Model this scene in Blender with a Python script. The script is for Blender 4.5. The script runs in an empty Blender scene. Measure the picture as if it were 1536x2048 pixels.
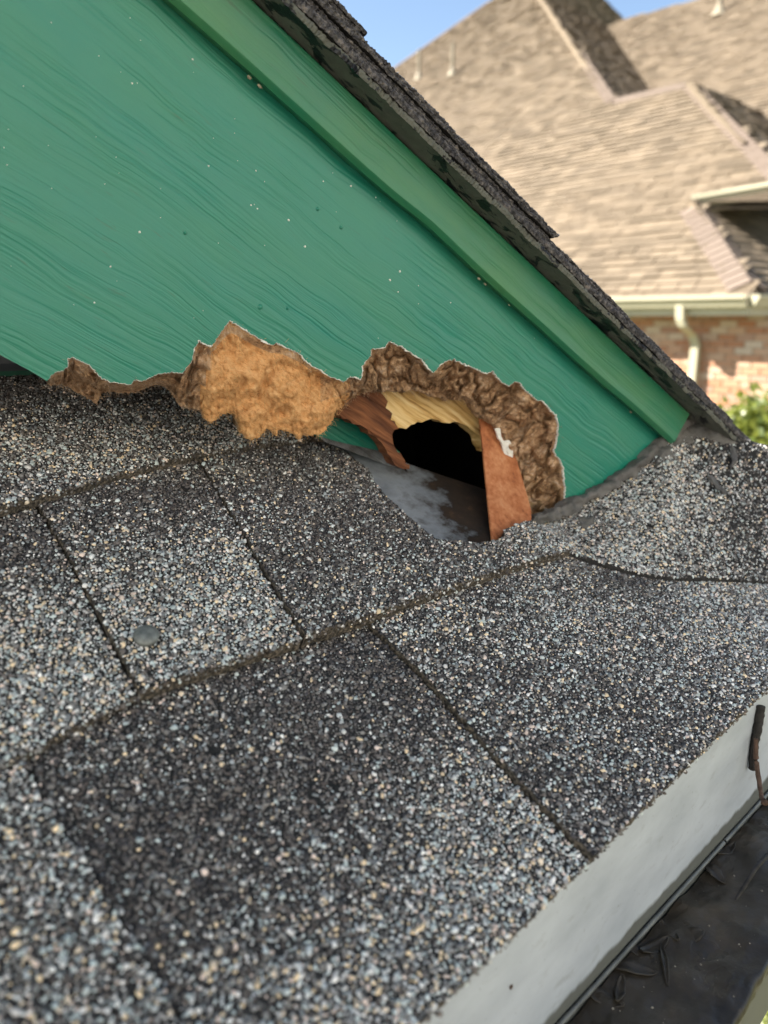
import bpy, bmesh, math, random
import numpy as np
from mathutils import Matrix, Vector, noise
from mathutils.geometry import tessellate_polygon

random.seed(4); RNG = np.random.default_rng(7)
SC = bpy.context.scene
COL = SC.collection

# ------------------------------------------------------------------ camera
FPX = 1538.0                       # focal length in photo pixels (photo 1536 x 2048)
PITCH = math.atan(384 / FPX)       # horizon at y = 640
H0 = 2.9                           # camera height above the ground
cam = bpy.data.cameras.new('camera')
cam.sensor_fit = 'HORIZONTAL'; cam.sensor_width = 36.0; cam.lens = 36.0 * FPX / 1536
cam.clip_start = 0.01; cam.clip_end = 2000
cam.dof.use_dof = True; cam.dof.focus_distance = 0.365; cam.dof.aperture_fstop = 12.0
cam_o = bpy.data.objects.new('camera', cam); COL.objects.link(cam_o)
cam_o.location = (0, 0, H0); cam_o.rotation_euler = (math.pi / 2 - PITCH, 0, 0)
SC.camera = cam_o

# ------------------------------------------------------------------ light
SUN_AZ, SUN_EL = 276.0, 43.0       # azimuth clockwise from the view direction (+Y)
w = bpy.data.worlds.new('World'); SC.world = w; w.use_nodes = True
nt = w.node_tree; nt.nodes.clear()
sky = nt.nodes.new('ShaderNodeTexSky'); sky.sky_type = 'NISHITA'; sky.sun_disc = False
sky.sun_elevation = math.radians(SUN_EL); sky.sun_rotation = math.radians(SUN_AZ)
sky.air_density = 1.0; sky.dust_density = 0.4; sky.ozone_density = 0.4
bg = nt.nodes.new('ShaderNodeBackground'); bg.inputs['Strength'].default_value = 0.048
wo = nt.nodes.new('ShaderNodeOutputWorld')
nt.links.new(sky.outputs[0], bg.inputs[0]); nt.links.new(bg.outputs[0], wo.inputs[0])
sl = bpy.data.lights.new('sun', 'SUN'); sl.energy = 4.2; sl.angle = math.radians(0.6); sl.color = (1, .95, .87)
so = bpy.data.objects.new('sun', sl); COL.objects.link(so)
sa, se = math.radians(SUN_AZ), math.radians(SUN_EL)
SUND = Vector((math.sin(sa) * math.cos(se), math.cos(sa) * math.cos(se), math.sin(se)))
so.rotation_euler = SUND.to_track_quat('Z', 'Y').to_euler(); so.location = SUND * 20
SC.view_settings.view_transform = 'Standard'; SC.view_settings.look = 'None'
SC.view_settings.gamma = 1.0; SC.view_settings.exposure = 2.28
SC.view_settings.use_curve_mapping = False
SC.cycles.max_bounces = 6; SC.cycles.diffuse_bounces = 3; SC.cycles.glossy_bounces = 3; SC.cycles.transmission_bounces = 4

# ------------------------------------------------------------------ pixel rays and planes
CAM = Vector((0, 0, H0))
def ray(x, y):
    r, u, z = (x - 768) / FPX, (1024 - y) / FPX, 1.0
    return Vector((r, z * math.cos(PITCH) + u * math.sin(PITCH), -z * math.sin(PITCH) + u * math.cos(PITCH)))
def hit(px, p0, n):
    d = ray(*px); return CAM + d * ((p0 - CAM).dot(n) / d.dot(n))
def azv(deg): return Vector((math.sin(math.radians(deg)), math.cos(math.radians(deg)), 0))
UP = Vector((0, 0, 1))
def frame(o, x, y, z):
    m = Matrix.Identity(4)
    for i, c in enumerate((x, y, z, o)):
        for j in range(3): m[j][i] = c[j]
    return m

# lower roof: eaves run to azimuth 44, pitch 24 degrees, 0.21 m under the lens
S1 = 0.21
EV = azv(44.02); UH = azv(44.02 - 90); PA = math.radians(24)
SV = (UH * math.cos(PA) + UP * math.sin(PA)).normalized()
NV = EV.cross(SV); NV = NV if NV.z > 0 else -NV
R0 = CAM - NV * S1
E0 = hit((1180, 1720), R0, NV)
MR = frame(E0, EV, SV, NV); MRi = MR.inverted()
def ab(px, py, c=0.0065):
    q = MRi @ hit((px, py), R0 + NV * c, NV); return (q.x, q.y)
# gable face: vertical plane to azimuth 60, rake falls 32.5 degrees
GB = azv(60); GN = Vector((GB.y, -GB.x, 0)); TH = math.radians(32.5)
GU = (GB * math.cos(TH) - UP * math.sin(TH)).normalized()
GV = GN.cross(GU)
G0 = hit((1090, 1040), R0, NV)
MG = frame(G0, GU, GV, GN); MGi = MG.inverted()
def uv(px, py, off=0.0):
    q = MGi @ hit((px, py), G0 + GN * off, GN); return (q.x, q.y, off)

# ------------------------------------------------------------------ object helpers
def tag(o, label=None, cat=None, group=None, kind=None):
    for k, v in (('label', label), ('category', cat), ('group', group), ('kind', kind)):
        if v: o[k] = v
    return o
def thing(name, label, cat, M=None, group=None):
    o = bpy.data.objects.new(name, None); COL.objects.link(o)
    o.empty_display_size = 0.05
    if M is not None: o.matrix_world = M
    return tag(o, label, cat, group)
def link(name, me, parent=None):
    o = bpy.data.objects.new(name, me); COL.objects.link(o)
    if parent is not None: o.parent = parent
    return o
def mesh(name, verts, faces, mats, parent=None, smooth=False, fmat=None):
    me = bpy.data.meshes.new(name); me.from_pydata([tuple(v) for v in verts], [], faces)
    for m in (mats if isinstance(mats, (list, tuple)) else [mats]): me.materials.append(m)
    if fmat is not None: me.polygons.foreach_set('material_index', np.array(fmat, dtype=np.int32))
    if smooth: me.polygons.foreach_set('use_smooth', np.ones(len(me.polygons), dtype=bool))
    me.update(); return link(name, me, parent)
def fb(x, y, z, sc, oct=4, H=1.0):
    return noise.fractal(Vector((x * sc, y * sc, z * sc)), H, 2.0, oct)
def sub_poly(poly, step, jit, seed=0, closed=True):
    rr = random.Random(seed); out = []; n = len(poly)
    for i in range(n if closed else n - 1):
        p, q = poly[i], poly[(i + 1) % n]
        L = math.dist(p[:2], q[:2]); k = max(1, int(L / step))
        nx, ny = (-(q[1] - p[1]) / max(L, 1e-9), (q[0] - p[0]) / max(L, 1e-9))
        for j in range(k):
            t = j / k; d = 0 if j == 0 else rr.gauss(0, jit)
            out.append(tuple(p[c] + (q[c] - p[c]) * t for c in range(len(p)))[:2])
            out[-1] = (out[-1][0] + nx * d, out[-1][1] + ny * d)
    if not closed: out.append(tuple(poly[-1][:2]))
    return out
def slab(name, poly, topf, botf, mats, parent, fm_top=0, fm_side=1):
    """prism over a 2-D outline: topf/botf give the third coordinate"""
    n = len(poly)
    V = [(x, y, topf(x, y)) for x, y in poly] + [(x, y, botf(x, y)) for x, y in poly]
    tris = tessellate_polygon([[Vector((x, y, 0)) for x, y in poly]])
    F, M = [], []
    ar = sum(poly[i][0] * poly[(i + 1) % n][1] - poly[(i + 1) % n][0] * poly[i][1] for i in range(n))
    for t in tris:
        a, b, c = t
        s = (poly[b][0] - poly[a][0]) * (poly[c][1] - poly[a][1]) - (poly[c][0] - poly[a][0]) * (poly[b][1] - poly[a][1])
        if s < 0: a, c = c, a
        F.append((a, b, c)); M.append(fm_top)
        F.append((c + n, b + n, a + n)); M.append(fm_side)
    for i in range(n):
        j = (i + 1) % n
        F.append((i, i + n, j + n, j) if ar > 0 else (j, j + n, i + n, i)); M.append(fm_side)
    return mesh(name, V, F, mats, parent, fmat=M)
def box(name, c, sx, sy, sz, mat, parent=None, X=Vector((1, 0, 0)), Y=Vector((0, 1, 0)), Z=UP, bev=0.0):
    bm = bmesh.new(); bmesh.ops.create_cube(bm, size=1)
    bmesh.ops.scale(bm, vec=(sx, sy, sz), verts=bm.verts)
    if bev: bmesh.ops.bevel(bm, geom=bm.edges[:], offset=bev, segments=2, affect='EDGES')
    bmesh.ops.transform(bm, matrix=frame(c, X, Y, Z), verts=bm.verts)
    me = bpy.data.meshes.new(name); bm.to_mesh(me); bm.free(); me.materials.append(mat)
    return link(name, me, parent)
def tube_data(pts, rads, seg=8, wob=0.0, seed=0):
    rr = random.Random(seed); V, F = [], []
    for i, p in enumerate(pts):
        p = Vector(p); a = Vector(pts[max(0, i - 1)]); b = Vector(pts[min(len(pts) - 1, i + 1)])
        d = (b - a).normalized(); s = d.cross(UP if abs(d.z) < .9 else Vector((1, 0, 0))).normalized(); t = d.cross(s)
        for k in range(seg):
            an = 2 * math.pi * k / seg; r = rads[i] * (1 + rr.uniform(-wob, wob))
            V.append(tuple(p + s * (r * math.cos(an)) + t * (r * math.sin(an))))
    for i in range(len(pts) - 1):
        for k in range(seg):
            F.append((i * seg + k, i * seg + (k + 1) % seg, (i + 1) * seg + (k + 1) % seg, (i + 1) * seg + k))
    F.append(tuple(range(seg))[::-1]); F.append(tuple(range((len(pts) - 1) * seg, len(pts) * seg)))
    return V, F

# ------------------------------------------------------------------ materials
class N:
    def __init__(s, name):
        s.m = bpy.data.materials.new(name); s.m.use_nodes = True; s.t = s.m.node_tree; s.n = s.t.nodes; s.n.clear()
        s.out = s.n.new('ShaderNodeOutputMaterial'); s.b = s.n.new('ShaderNodeBsdfPrincipled')
        s.t.links.new(s.b.outputs[0], s.out.inputs['Surface'])
    def set(s, sock, v):
        i = s.b.inputs[sock] if isinstance(sock, str) else sock
        if isinstance(v, bpy.types.NodeSocket): s.t.links.new(v, i)
        else: i.default_value = (*v, 1) if isinstance(v, tuple) and len(v) == 3 and i.type == 'RGBA' else v
    def new(s, typ, **kw):
        n = s.n.new('ShaderNode' + typ)
        for k, v in kw.items():
            if hasattr(n, k): setattr(n, k, v)
        return n
    def obj(s): return s.new('TexCoord').outputs['Object']
    def map(s, vec, sc=(1, 1, 1), loc=(0, 0, 0)):
        n = s.new('Mapping'); s.set(n.inputs['Vector'], vec); n.inputs['Scale'].default_value = sc; n.inputs['Location'].default_value = loc
        return n.outputs[0]
    def noise(s, vec, scale=5, detail=4, rough=.55, dist=0.0, out=0):
        n = s.new('TexNoise'); s.set(n.inputs['Vector'], vec)
        n.inputs['Scale'].default_value = scale; n.inputs['Detail'].default_value = detail
        n.inputs['Roughness'].default_value = rough; n.inputs['Distortion'].default_value = dist
        return n.outputs[out]
    def vor(s, vec, scale=5, feature='F1', out='Distance', rnd=1.0):
        n = s.new('TexVoronoi', feature=feature); s.set(n.inputs['Vector'], vec); n.inputs['Scale'].default_value = scale
        if 'Randomness' in n.inputs: n.inputs['Randomness'].default_value = rnd
        return n.outputs[out]
    def ramp(s, fac, stops, interp='LINEAR'):
        n = s.new('ValToRGB'); r = n.color_ramp; r.interpolation = interp
        while len(r.elements) < len(stops): r.elements.new(.5)
        for e, (p, c) in zip(r.elements, stops):
            e.position = p; e.color = (*c, 1) if isinstance(c, tuple) else (c, c, c, 1)
        s.set(n.inputs[0], fac); return n.outputs[0]
    def mix(s, fac, a, b, mode='MIX'):
        n = s.new('Mix', data_type='RGBA', blend_type=mode)
        s.set(n.inputs[0], fac); s.set(n.inputs[6], a); s.set(n.inputs[7], b); return n.outputs[2]
    def math(s, op, a, b=0.0, c=0.0):
        n = s.new('Math', operation=op)
        for i, v in enumerate((a, b, c)): s.set(n.inputs[i], v)
        return n.outputs[0]
    def vmath(s, op, a, b):
        n = s.new('VectorMath', operation=op); s.set(n.inputs[0], a); s.set(n.inputs[1], b); return n.outputs[0]
    def bump(s, h, strength=.5, dist=.001, prev=None):
        n = s.new('Bump'); n.inputs['Strength'].default_value = strength; n.inputs['Distance'].default_value = dist
        s.set(n.inputs['Height'], h)
        if prev is not None: s.set(n.inputs['Normal'], prev)
        return n.outputs[0]
    def attr(s, name, out='Color'):
        n = s.new('Attribute'); n.attribute_name = name; return n.outputs[out]
    def orand(s): return s.new('ObjectInfo').outputs['Random']
    def done(s, col=None, rough=.6, spec=.5, metal=0.0, normal=None):
        if col is not None: s.set('Base Color', col)
        s.set('Roughness', rough); s.b.inputs['Specular IOR Level'].default_value = spec; s.set('Metallic', metal)
        if normal is not None: s.set('Normal', normal)
        return s.m

def m_paint(name, base, dark, light, grain=1.0):
    n = N(name); o = n.obj()
    # wood grain pressed into the board, running along local X, wandering with a slow warp
    wv = n.noise(n.map(o, (7, 16, 3)), 1, 2, .5, 0, 1)
    wv2 = n.noise(n.map(o, (26, 40, 3), (3, 1, 0)), 1, 2, .5, 0, 1)
    warp = n.vmath('ADD', n.vmath('MULTIPLY', n.vmath('SUBTRACT', wv, (.5, .5, .5)), (0, .013, 0)),
                   n.vmath('MULTIPLY', n.vmath('SUBTRACT', wv2, (.5, .5, .5)), (0, .006, 0)))
    p = n.vmath('ADD', o, warp)
    g1 = n.noise(n.map(p, (6, 250, 1)), 1, 3, .55)
    g2 = n.noise(n.map(p, (16, 520, 1), (9, 2, 0)), 1, 2, .5)
    line = n.ramp(g1, [(.36, 0.0), (.47, 1.0), (.55, .85), (.66, .2)])
    h = n.math('ADD', n.math('MULTIPLY', line, .75), n.math('MULTIPLY', g2, .45))
    amp = n.ramp(n.noise(n.map(o, (12, 22, 3), (2, 7, 0)), 1, 2), [(.32, .18), (.62, 1.0)])
    h = n.math('MULTIPLY', h, amp)
    nrm = n.bump(h, .36 * grain, .0012)
    fine = n.noise(o, 900, 2)
    nrm = n.bump(fine, .06, .0006, nrm)
    blot = n.noise(n.map(o, (14, 40, 9)), 1, 4)
    c = n.mix(n.ramp(blot, [(.36, 0.0), (.66, 1.0)]), base, light)
    c = n.mix(n.math('MULTIPLY', n.ramp(g1, [(.33, 1.0), (.43, 0.0)]), .07), c, dark)
    mild = n.ramp(n.noise(n.map(p, (60, 420, 5)), 1, 3), [(.62, 0.0), (.74, 1.0)])
    reg = n.ramp(n.noise(n.map(o, (9, 12, 3), (5, 5, 1)), 1, 2), [(.45, 0.0), (.6, 1.0)])
    c = n.mix(n.math('MULTIPLY', n.math('MULTIPLY', mild, reg), .5), c, (.045, .085, .045))
    return n.done(c, n.ramp(blot, [(.3, .27), (.7, .40)]), .5, 0, nrm)
M_PAINT = m_paint('green_paint', (.010, .188, .130), (.006, .120, .082), (.026, .200, .124))
M_TRIM = m_paint('green_trim_paint', (.013, .158, .084), (.006, .10, .055), (.046, .186, .076), .5)

def m_granule():
    n = N('stone_granule'); c = n.attr('gcol')
    return n.done(c, .62, .45)
M_GRAN = m_granule()
def m_shingle():
    n = N('asphalt_shingle'); o = n.obj()
    v = n.new('TexVoronoi'); n.set(v.inputs['Vector'], o); v.inputs['Scale'].default_value = 620
    cell = n.new('SeparateColor'); n.set(cell.inputs[0], v.outputs['Color'])
    big = n.noise(n.map(o, (9, 14, 1)), 1, 3)
    f = n.math('ADD', cell.outputs[0], n.math('MULTIPLY', n.math('SUBTRACT', big, .5), .9))
    c = n.ramp(f, [(.0, (.012, .011, .011)), (.45, (.045, .041, .040)), (.68, (.10, .095, .092)), (.82, (.26, .29, .28)), (.93, (.40, .31, .2))], 'CONSTANT')
    c = n.mix(n.ramp(v.outputs['Distance'], [(.35, 0.0), (.75, 1.0)]), c, (.008, .008, .008))
    h = n.math('SUBTRACT', 1.0, v.outputs['Distance'])
    return n.done(c, .75, .3, 0, n.bump(h, .8, .0008))
M_SHING = m_shingle()
def m_bed():
    n = N('shingle_asphalt_bed'); o = n.obj()
    return n.done(n.ramp(n.noise(o, 300, 3), [(.3, (.008, .008, .008)), (.7, (.03, .028, .027))]), .8, .3, 0, n.bump(n.noise(o, 900, 3), .7, .0006))
M_BED = m_bed()
def m_edge():
    n = N('shingle_cut_edge'); o = n.obj(); f = n.noise(o, 700, 4)
    c = n.ramp(f, [(.3, (.012, .011, .010)), (.48, (.065, .056, .045)), (.68, (.20, .165, .125))])
    return n.done(c, .85, .25, 0, n.bump(f, .9, .001))
M_EDGE = m_edge()
def m_rake_edge():
    n = N('rake_granule_edge'); o = n.obj()
    v = n.vor(o, 900); f = n.noise(o, 420, 4)
    c = n.ramp(f, [(.30, (.016, .016, .017)), (.46, (.060, .056, .057)), (.60, (.14, .13, .125)), (.76, (.32, .27, .23))])
    c = n.mix(n.math('MULTIPLY', n.noise(n.map(o, (30, 30, 30)), 1, 3), .5), c, (.022, .020, .022))
    return n.done(c, .8, .3, 0, n.bump(n.math('ADD', n.math('SUBTRACT', 1, v), f), .7, .0008))
M_RAKE = m_rake_edge()
def m_felt():
    n = N('felt_underside'); o = n.obj()
    f = n.noise(n.map(o, (60, 90, 130)), 1, 5, .6, .8)
    k = n.ramp(f, [(.46, 0.0), (.48, 1.0)])
    c = n.mix(k, (.012, .013, .016), n.mix(n.noise(o, 200, 3), (.07, .075, .062), (.15, .15, .125)))
    return n.done(c, n.ramp(k, [(0, .45), (1, .8)]), .4, 0, n.bump(n.math('ADD', k, n.noise(o, 500, 3)), .5, .0006))
M_FELT = m_felt()
def m_fibre():
    n = N('rotten_fibreboard'); o = n.obj(); fr = n.attr('fresh', 'Fac')
    p = n.map(o, (150, 230, 170)); big = n.noise(o, 75, 4); fine = n.noise(p, 2.4, 5, .7, .9)
    fresh = n.ramp(fine, [(.28, (.40, .17, .065)), (.46, (.74, .375, .145)), (.72, (.90, .57, .28))])
    old = n.ramp(n.math('ADD', n.math('MULTIPLY', fine, .6), n.math('MULTIPLY', big, .45)),
                 [(.32, (.06, .036, .023)), (.43, (.29, .17, .095)), (.53, (.56, .345, .19)), (.68, (.68, .53, .40))])
    k = n.ramp(n.math('ADD', fr, n.math('MULTIPLY', n.math('SUBTRACT', big, .5), 1.0)), [(.28, 0.0), (.62, 1.0)])
    c = n.mix(k, old, fresh)
    hh = n.math('ADD', n.math('MULTIPLY', n.noise(o, 520, 5, .7), .8), n.math('MULTIPLY', n.noise(n.map(o, (500, 1700, 900)), 1, 3, .6, 1.5), .7))
    return n.done(c, .9, .15, 0, n.bump(hh, .8, .0014))
M_FIBRE = m_fibre()
def m_simple(name, c, rough=.7, spec=.4, sc=60, var=.35, bump=0.0, bsc=400, bd=.0006, metal=0):
    n = N(name); o = n.obj(); f = n.noise(o, sc, 4)
    lo = tuple(x * (1 - var) for x in c); hi = tuple(min(1, x * (1 + var)) for x in c)
    return n.done(n.ramp(f, [(.3, lo), (.7, hi)]), rough, spec, metal, n.bump(n.noise(o, bsc, 4), bump, bd) if bump else None)
M_PRIMER = m_simple('white_primer', (.72, .70, .64), .7, .3, 500, .12)
M_STRAND = m_simple('fibre_strand', (.62, .38, .17), .9, .1, 300, .4)
def m_wood(name, lo, mid, hi, sy=420):
    n = N(name); o = n.obj(); p = n.vmath('ADD', o, n.vmath('MULTIPLY', n.vmath('SUBTRACT', n.noise(o, 40, 2, .5, 0, 1), (.5, .5, .5)), (0, .006, 0)))
    f = n.noise(n.map(p, (22, sy, 60)), 1, 4, .6)
    c = n.ramp(f, [(.32, lo), (.48, mid), (.68, hi)])
    return n.done(c, .75, .3, 0, n.bump(f, .9, .002))
M_PINE = m_wood('bare_pine', (.26, .13, .035), (.60, .38, .14), (.78, .58, .29))
M_WETWOOD = m_wood('stained_wood', (.035, .012, .006), (.12, .042, .017), (.28, .11, .045), 260)
M_HOLE_SHADE = m_simple('hole_shade_black', (.006, .006, .006), .95, .05, 60, .3)  # near black: the hole's shade put into the colour
def m_rust():
    n = N('rusted_steel'); o = n.obj(); f = n.noise(o, 60, 6, .65); g = n.noise(o, 380, 4)
    c = n.ramp(n.math('ADD', n.math('MULTIPLY', f, .7), n.math('MULTIPLY', g, .3)), [(.30, (.10, .032, .015)), (.46, (.40, .135, .05)), (.58, (.54, .23, .10)), (.72, (.58, .33, .20))])
    return n.done(c, .75, .4, .15, n.bump(g, .3, .0005))
M_RUST = m_rust()
def m_galv():
    n = N('dull_galvanised_steel'); o = n.obj(); f = n.noise(o, 28, 5, .6)
    c = n.ramp(f, [(.36, (.035, .028, .022)), (.50, (.15, .155, .16)), (.68, (.36, .38, .40))])
    return n.done(c, n.ramp(f, [(.3, .75), (.7, .45)]), .5, .35, n.bump(n.noise(o, 120, 3), .15, .0008))
M_GALV = m_galv()
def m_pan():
    n = N('stained_shaded_pan'); o = n.obj(); f = n.noise(o, 55, 6, .65)
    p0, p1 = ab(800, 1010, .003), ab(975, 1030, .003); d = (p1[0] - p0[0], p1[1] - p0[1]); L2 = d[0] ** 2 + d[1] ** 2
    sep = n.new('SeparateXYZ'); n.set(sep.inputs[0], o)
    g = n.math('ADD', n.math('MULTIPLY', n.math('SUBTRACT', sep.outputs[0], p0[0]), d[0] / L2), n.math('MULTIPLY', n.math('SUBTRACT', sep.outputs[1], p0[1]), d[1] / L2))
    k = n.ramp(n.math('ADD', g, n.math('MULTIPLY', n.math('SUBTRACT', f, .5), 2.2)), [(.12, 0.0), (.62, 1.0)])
    c = n.mix(k, n.ramp(f, [(.3, (.15, .165, .185)), (.7, (.34, .37, .40))]), n.ramp(f, [(.35, (.006, .005, .005)), (.62, (.028, .017, .010)), (.75, (.09, .045, .02))]))  # brown-black stain that also paints in shade toward the hole and rust flap
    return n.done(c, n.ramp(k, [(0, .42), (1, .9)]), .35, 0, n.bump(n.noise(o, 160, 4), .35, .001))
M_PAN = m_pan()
def m_gutter():
    n = N('white_painted_aluminium'); o = n.obj()
    st = n.noise(n.map(o, (16, 30, 40)), 1, 5, .6); sp = n.noise(o, 480, 3)
    c = n.ramp(st, [(.30, (.36, .395, .435)), (.62, (.49, .53, .57))])
    c = n.mix(n.ramp(sp, [(.68, 0.0), (.76, .7)]), c, (.10, .095, .085))
    c = n.mix(n.math('MULTIPLY', n.ramp(n.noise(n.map(o, (70, 40, 170)), 1, 5, .65), [(.58, 0.0), (.72, 1.0)]), .35), c, (.22, .22, .22))
    # old tide line of silt along the foot of the wall (its own ragged shape)
    sep = n.new('SeparateXYZ'); n.set(sep.inputs[0], o)
    tide = n.math('ADD', n.math('ADD', sep.outputs[2], n.math('MULTIPLY', sep.outputs[0], .045)), n.math('MULTIPLY', n.math('SUBTRACT', n.noise(n.map(o, (90, 1, 40)), 1, 4), .5), .006))
    c = n.mix(n.ramp(n.math('ADD', n.math('MULTIPLY', tide, 40), .5 + 40 * .0598), [(.44, 1.0), (.54, 0.0)]), c, (.115, .12, .108))
    return n.done(c, .5, .4, 0, n.bump(n.noise(o, 700, 3), .05, .0004))
M_GUTTER = m_gutter()
def m_mud():
    n = N('wet_gutter_silt'); o = n.obj(); f = n.noise(o, 40, 6, .6)
    c = n.ramp(f, [(.3, (.018, .016, .013)), (.55, (.045, .037, .028)), (.75, (.085, .066, .045))])
    return n.done(c, n.ramp(n.noise(o, 25, 3), [(.35, .25), (.65, .5)]), .3, 0, n.bump(n.noise(o, 160, 5), .4, .002))
M_MUD = m_mud()
M_LEAF = m_simple('sodden_leaf', (.030, .025, .019), .5, .4, 200, .5, .4, 300, .001)
M_STICK = m_simple('wet_black_bark', (.022, .020, .019), .7, .35, 300, .5, .8, 500, .001)
M_TWIG = m_simple('brown_twig_bark', (.085, .052, .038), .7, .3, 300, .5, .6, 500, .0008)
M_SEAL = m_simple('old_roof_sealant', (.105, .098, .09), .6, .4, 120, .4, .5, 260, .002)
M_NAIL = m_simple('dull_steel_nail', (.19, .20, .185), .6, .5, 400, .35, .3, 700, .0006, .4)
M_DIRT = m_simple('dirt_crumb', (.30, .27, .19), .9, .1, 300, .5)
M_DECK = m_simple('roof_deck_board', (.10, .07, .045), .85, .2, 20, .3)

# ------------------------------------------------------------------ granules
PAL_D = np.array([(.020, .019, .020), (.034, .030, .029), (.052, .045, .042), (.045, .036, .032), (.085, .072, .064), (.10, .092, .085), (.030, .028, .030)]) * 1.8
PAL_M = np.array([(.13, .125, .118), (.165, .158, .15), (.115, .10, .092), (.20, .195, .19), (.15, .16, .165)]) * 1.3
PAL_L = np.array([(.44, .49, .475), (.50, .54, .525), (.39, .445, .445), (.62, .52, .40), (.70, .55, .36), (.58, .58, .56), (.62, .50, .43), (.74, .72, .69), (.38, .41, .42), (.52, .50, .48)]) * 1.1
def inside(poly, X, Y):
    p = np.array(poly); r = np.zeros(len(X), bool); j = len(p) - 1
    for i in range(len(p)):
        xi, yi, xj, yj = p[i, 0], p[i, 1], p[j, 0], p[j, 1]
        c = (yi > Y) != (yj > Y)
        if yi != yj: r ^= c & (X < (xj - xi) * (Y - yi) / (yj - yi) + xi)
        j = i
    return r
def vnoise(X, Y, sc, seed):
    """smooth 2-D value noise, vectorised, 0..1"""
    r = np.random.default_rng(seed); T = r.random((64, 64))
    x, y = X * sc, Y * sc; xi, yi = np.floor(x).astype(int), np.floor(y).astype(int); fx, fy = x - xi, y - yi
    fx, fy = fx * fx * (3 - 2 * fx), fy * fy * (3 - 2 * fy)
    g = lambda a, b: T[a % 64, b % 64]
    return (g(xi, yi) * (1 - fx) + g(xi + 1, yi) * fx) * (1 - fy) + (g(xi, yi + 1) * (1 - fx) + g(xi + 1, yi + 1) * fx) * fy
def scatter(poly, spacing, seed, clip=None):
    r = np.random.default_rng(seed); p = np.array(poly); lo, hi = p.min(0), p.max(0)
    if clip: lo = np.maximum(lo, clip[0:2]); hi = np.minimum(hi, clip[2:4])
    xs = np.arange(lo[0], hi[0], spacing); ys = np.arange(lo[1], hi[1], spacing * .866)
    X, Y = np.meshgrid(xs, ys); X = X + (np.arange(len(ys)) % 2)[:, None] * spacing * .5
    X = X.ravel() + r.uniform(-.42, .42, X.size) * spacing; Y = Y.ravel() + r.uniform(-.42, .42, Y.size) * spacing
    k = inside(poly, X, Y); return X[k], Y[k]
def granules(parent, X, Y, Z, light, seed, T=None, B=None, NN=None, size=1.0):
    """one mesh of many small five-sided crushed stones; T,B,NN: local axes"""
    r = np.random.default_rng(seed); n = len(X)
    T = np.array(T if T is not None else (1, 0, 0)); B = np.array(B if B is not None else (0, 1, 0)); NN = np.array(NN if NN is not None else (0, 0, 1))
    rad = r.lognormal(math.log(.655e-3), .32, n).clip(.36e-3, 1.45e-3) * size
    th = r.random(n) * 6.283; el = r.uniform(1.0, 1.65, n)
    ang = th[:, None] + np.arange(5)[None, :] * 1.2566 + r.uniform(-.42, .42, (n, 5))
    rr = rad[:, None] * r.uniform(.78, 1.18, (n, 5))
    lx, ly = np.cos(ang) * rr * np.sqrt(el)[:, None], np.sin(ang) * rr / np.sqrt(el)[:, None]
    ro = r.random(n) * 6.283; cx, sx = np.cos(ro)[:, None], np.sin(ro)[:, None]
    px, py = lx * cx - ly * sx, lx * sx + ly * cx
    k = r.uniform(.45, .75, (n, 1)); tx, ty = r.normal(0, .2, (n, 1)), r.normal(0, .2, (n, 1))
    h = rad[:, None] * r.uniform(.28, .75, (n, 1))
    top = np.stack([px * k, py * k, h + tx * px + ty * py], -1); bot = np.stack([px, py, np.full_like(px, 0) - rad[:, None] * .35], -1)
    loc = np.concatenate([bot, top], 1)
    P = np.stack([X, Y, Z], -1) if np.ndim(X) == 1 and NN[2] == 1 else np.stack([X, Y, Z], -1)
    V = P[:, None, :] + loc[..., 0:1] * T + loc[..., 1:2] * B + loc[..., 2:3] * NN
    V = V.reshape(-1, 3).astype(np.float32)
    base = np.arange(n)[:, None] * 10
    q = np.concatenate([np.stack([base[:, 0] + i, base[:, 0] + (i + 1) % 5, base[:, 0] + 5 + (i + 1) % 5, base[:, 0] + 5 + i], -1) for i in range(5)], 1)
    loops = np.concatenate([q, base + 5 + np.arange(5)[None, :]], 1).astype(np.int32)
    starts = (np.arange(n)[:, None] * 25 + np.array([0, 4, 8, 12, 16, 20])[None, :]).ravel().astype(np.int32)
    tot = np.tile(np.array([4, 4, 4, 4, 4, 5], np.int32), n)
    me = bpy.data.meshes.new('granules'); me.vertices.add(len(V)); me.loops.add(loops.size); me.polygons.add(len(tot))
    me.vertices.foreach_set('co', V.ravel()); me.loops.foreach_set('vertex_index', loops.ravel())
    me.polygons.foreach_set('loop_start', starts); me.polygons.foreach_set('loop_total', tot)
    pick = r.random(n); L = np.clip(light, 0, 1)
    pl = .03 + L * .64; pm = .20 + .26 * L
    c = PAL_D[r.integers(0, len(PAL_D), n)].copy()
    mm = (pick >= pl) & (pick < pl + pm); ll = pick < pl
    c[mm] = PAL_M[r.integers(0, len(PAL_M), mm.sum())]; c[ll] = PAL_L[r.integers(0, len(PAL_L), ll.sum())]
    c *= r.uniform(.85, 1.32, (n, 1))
    ca = np.ones((n, 10, 4), np.float32); ca[..., :3] = c[:, None, :]
    at = me.attributes.new('gcol', 'FLOAT_COLOR', 'POINT'); at.data.foreach_set('color', ca.ravel())
    me.materials.append(M_GRAN); me.update(calc_edges=True)
    o = link('granules', me, parent); o['kind'] = 'stuff'; return o

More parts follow.
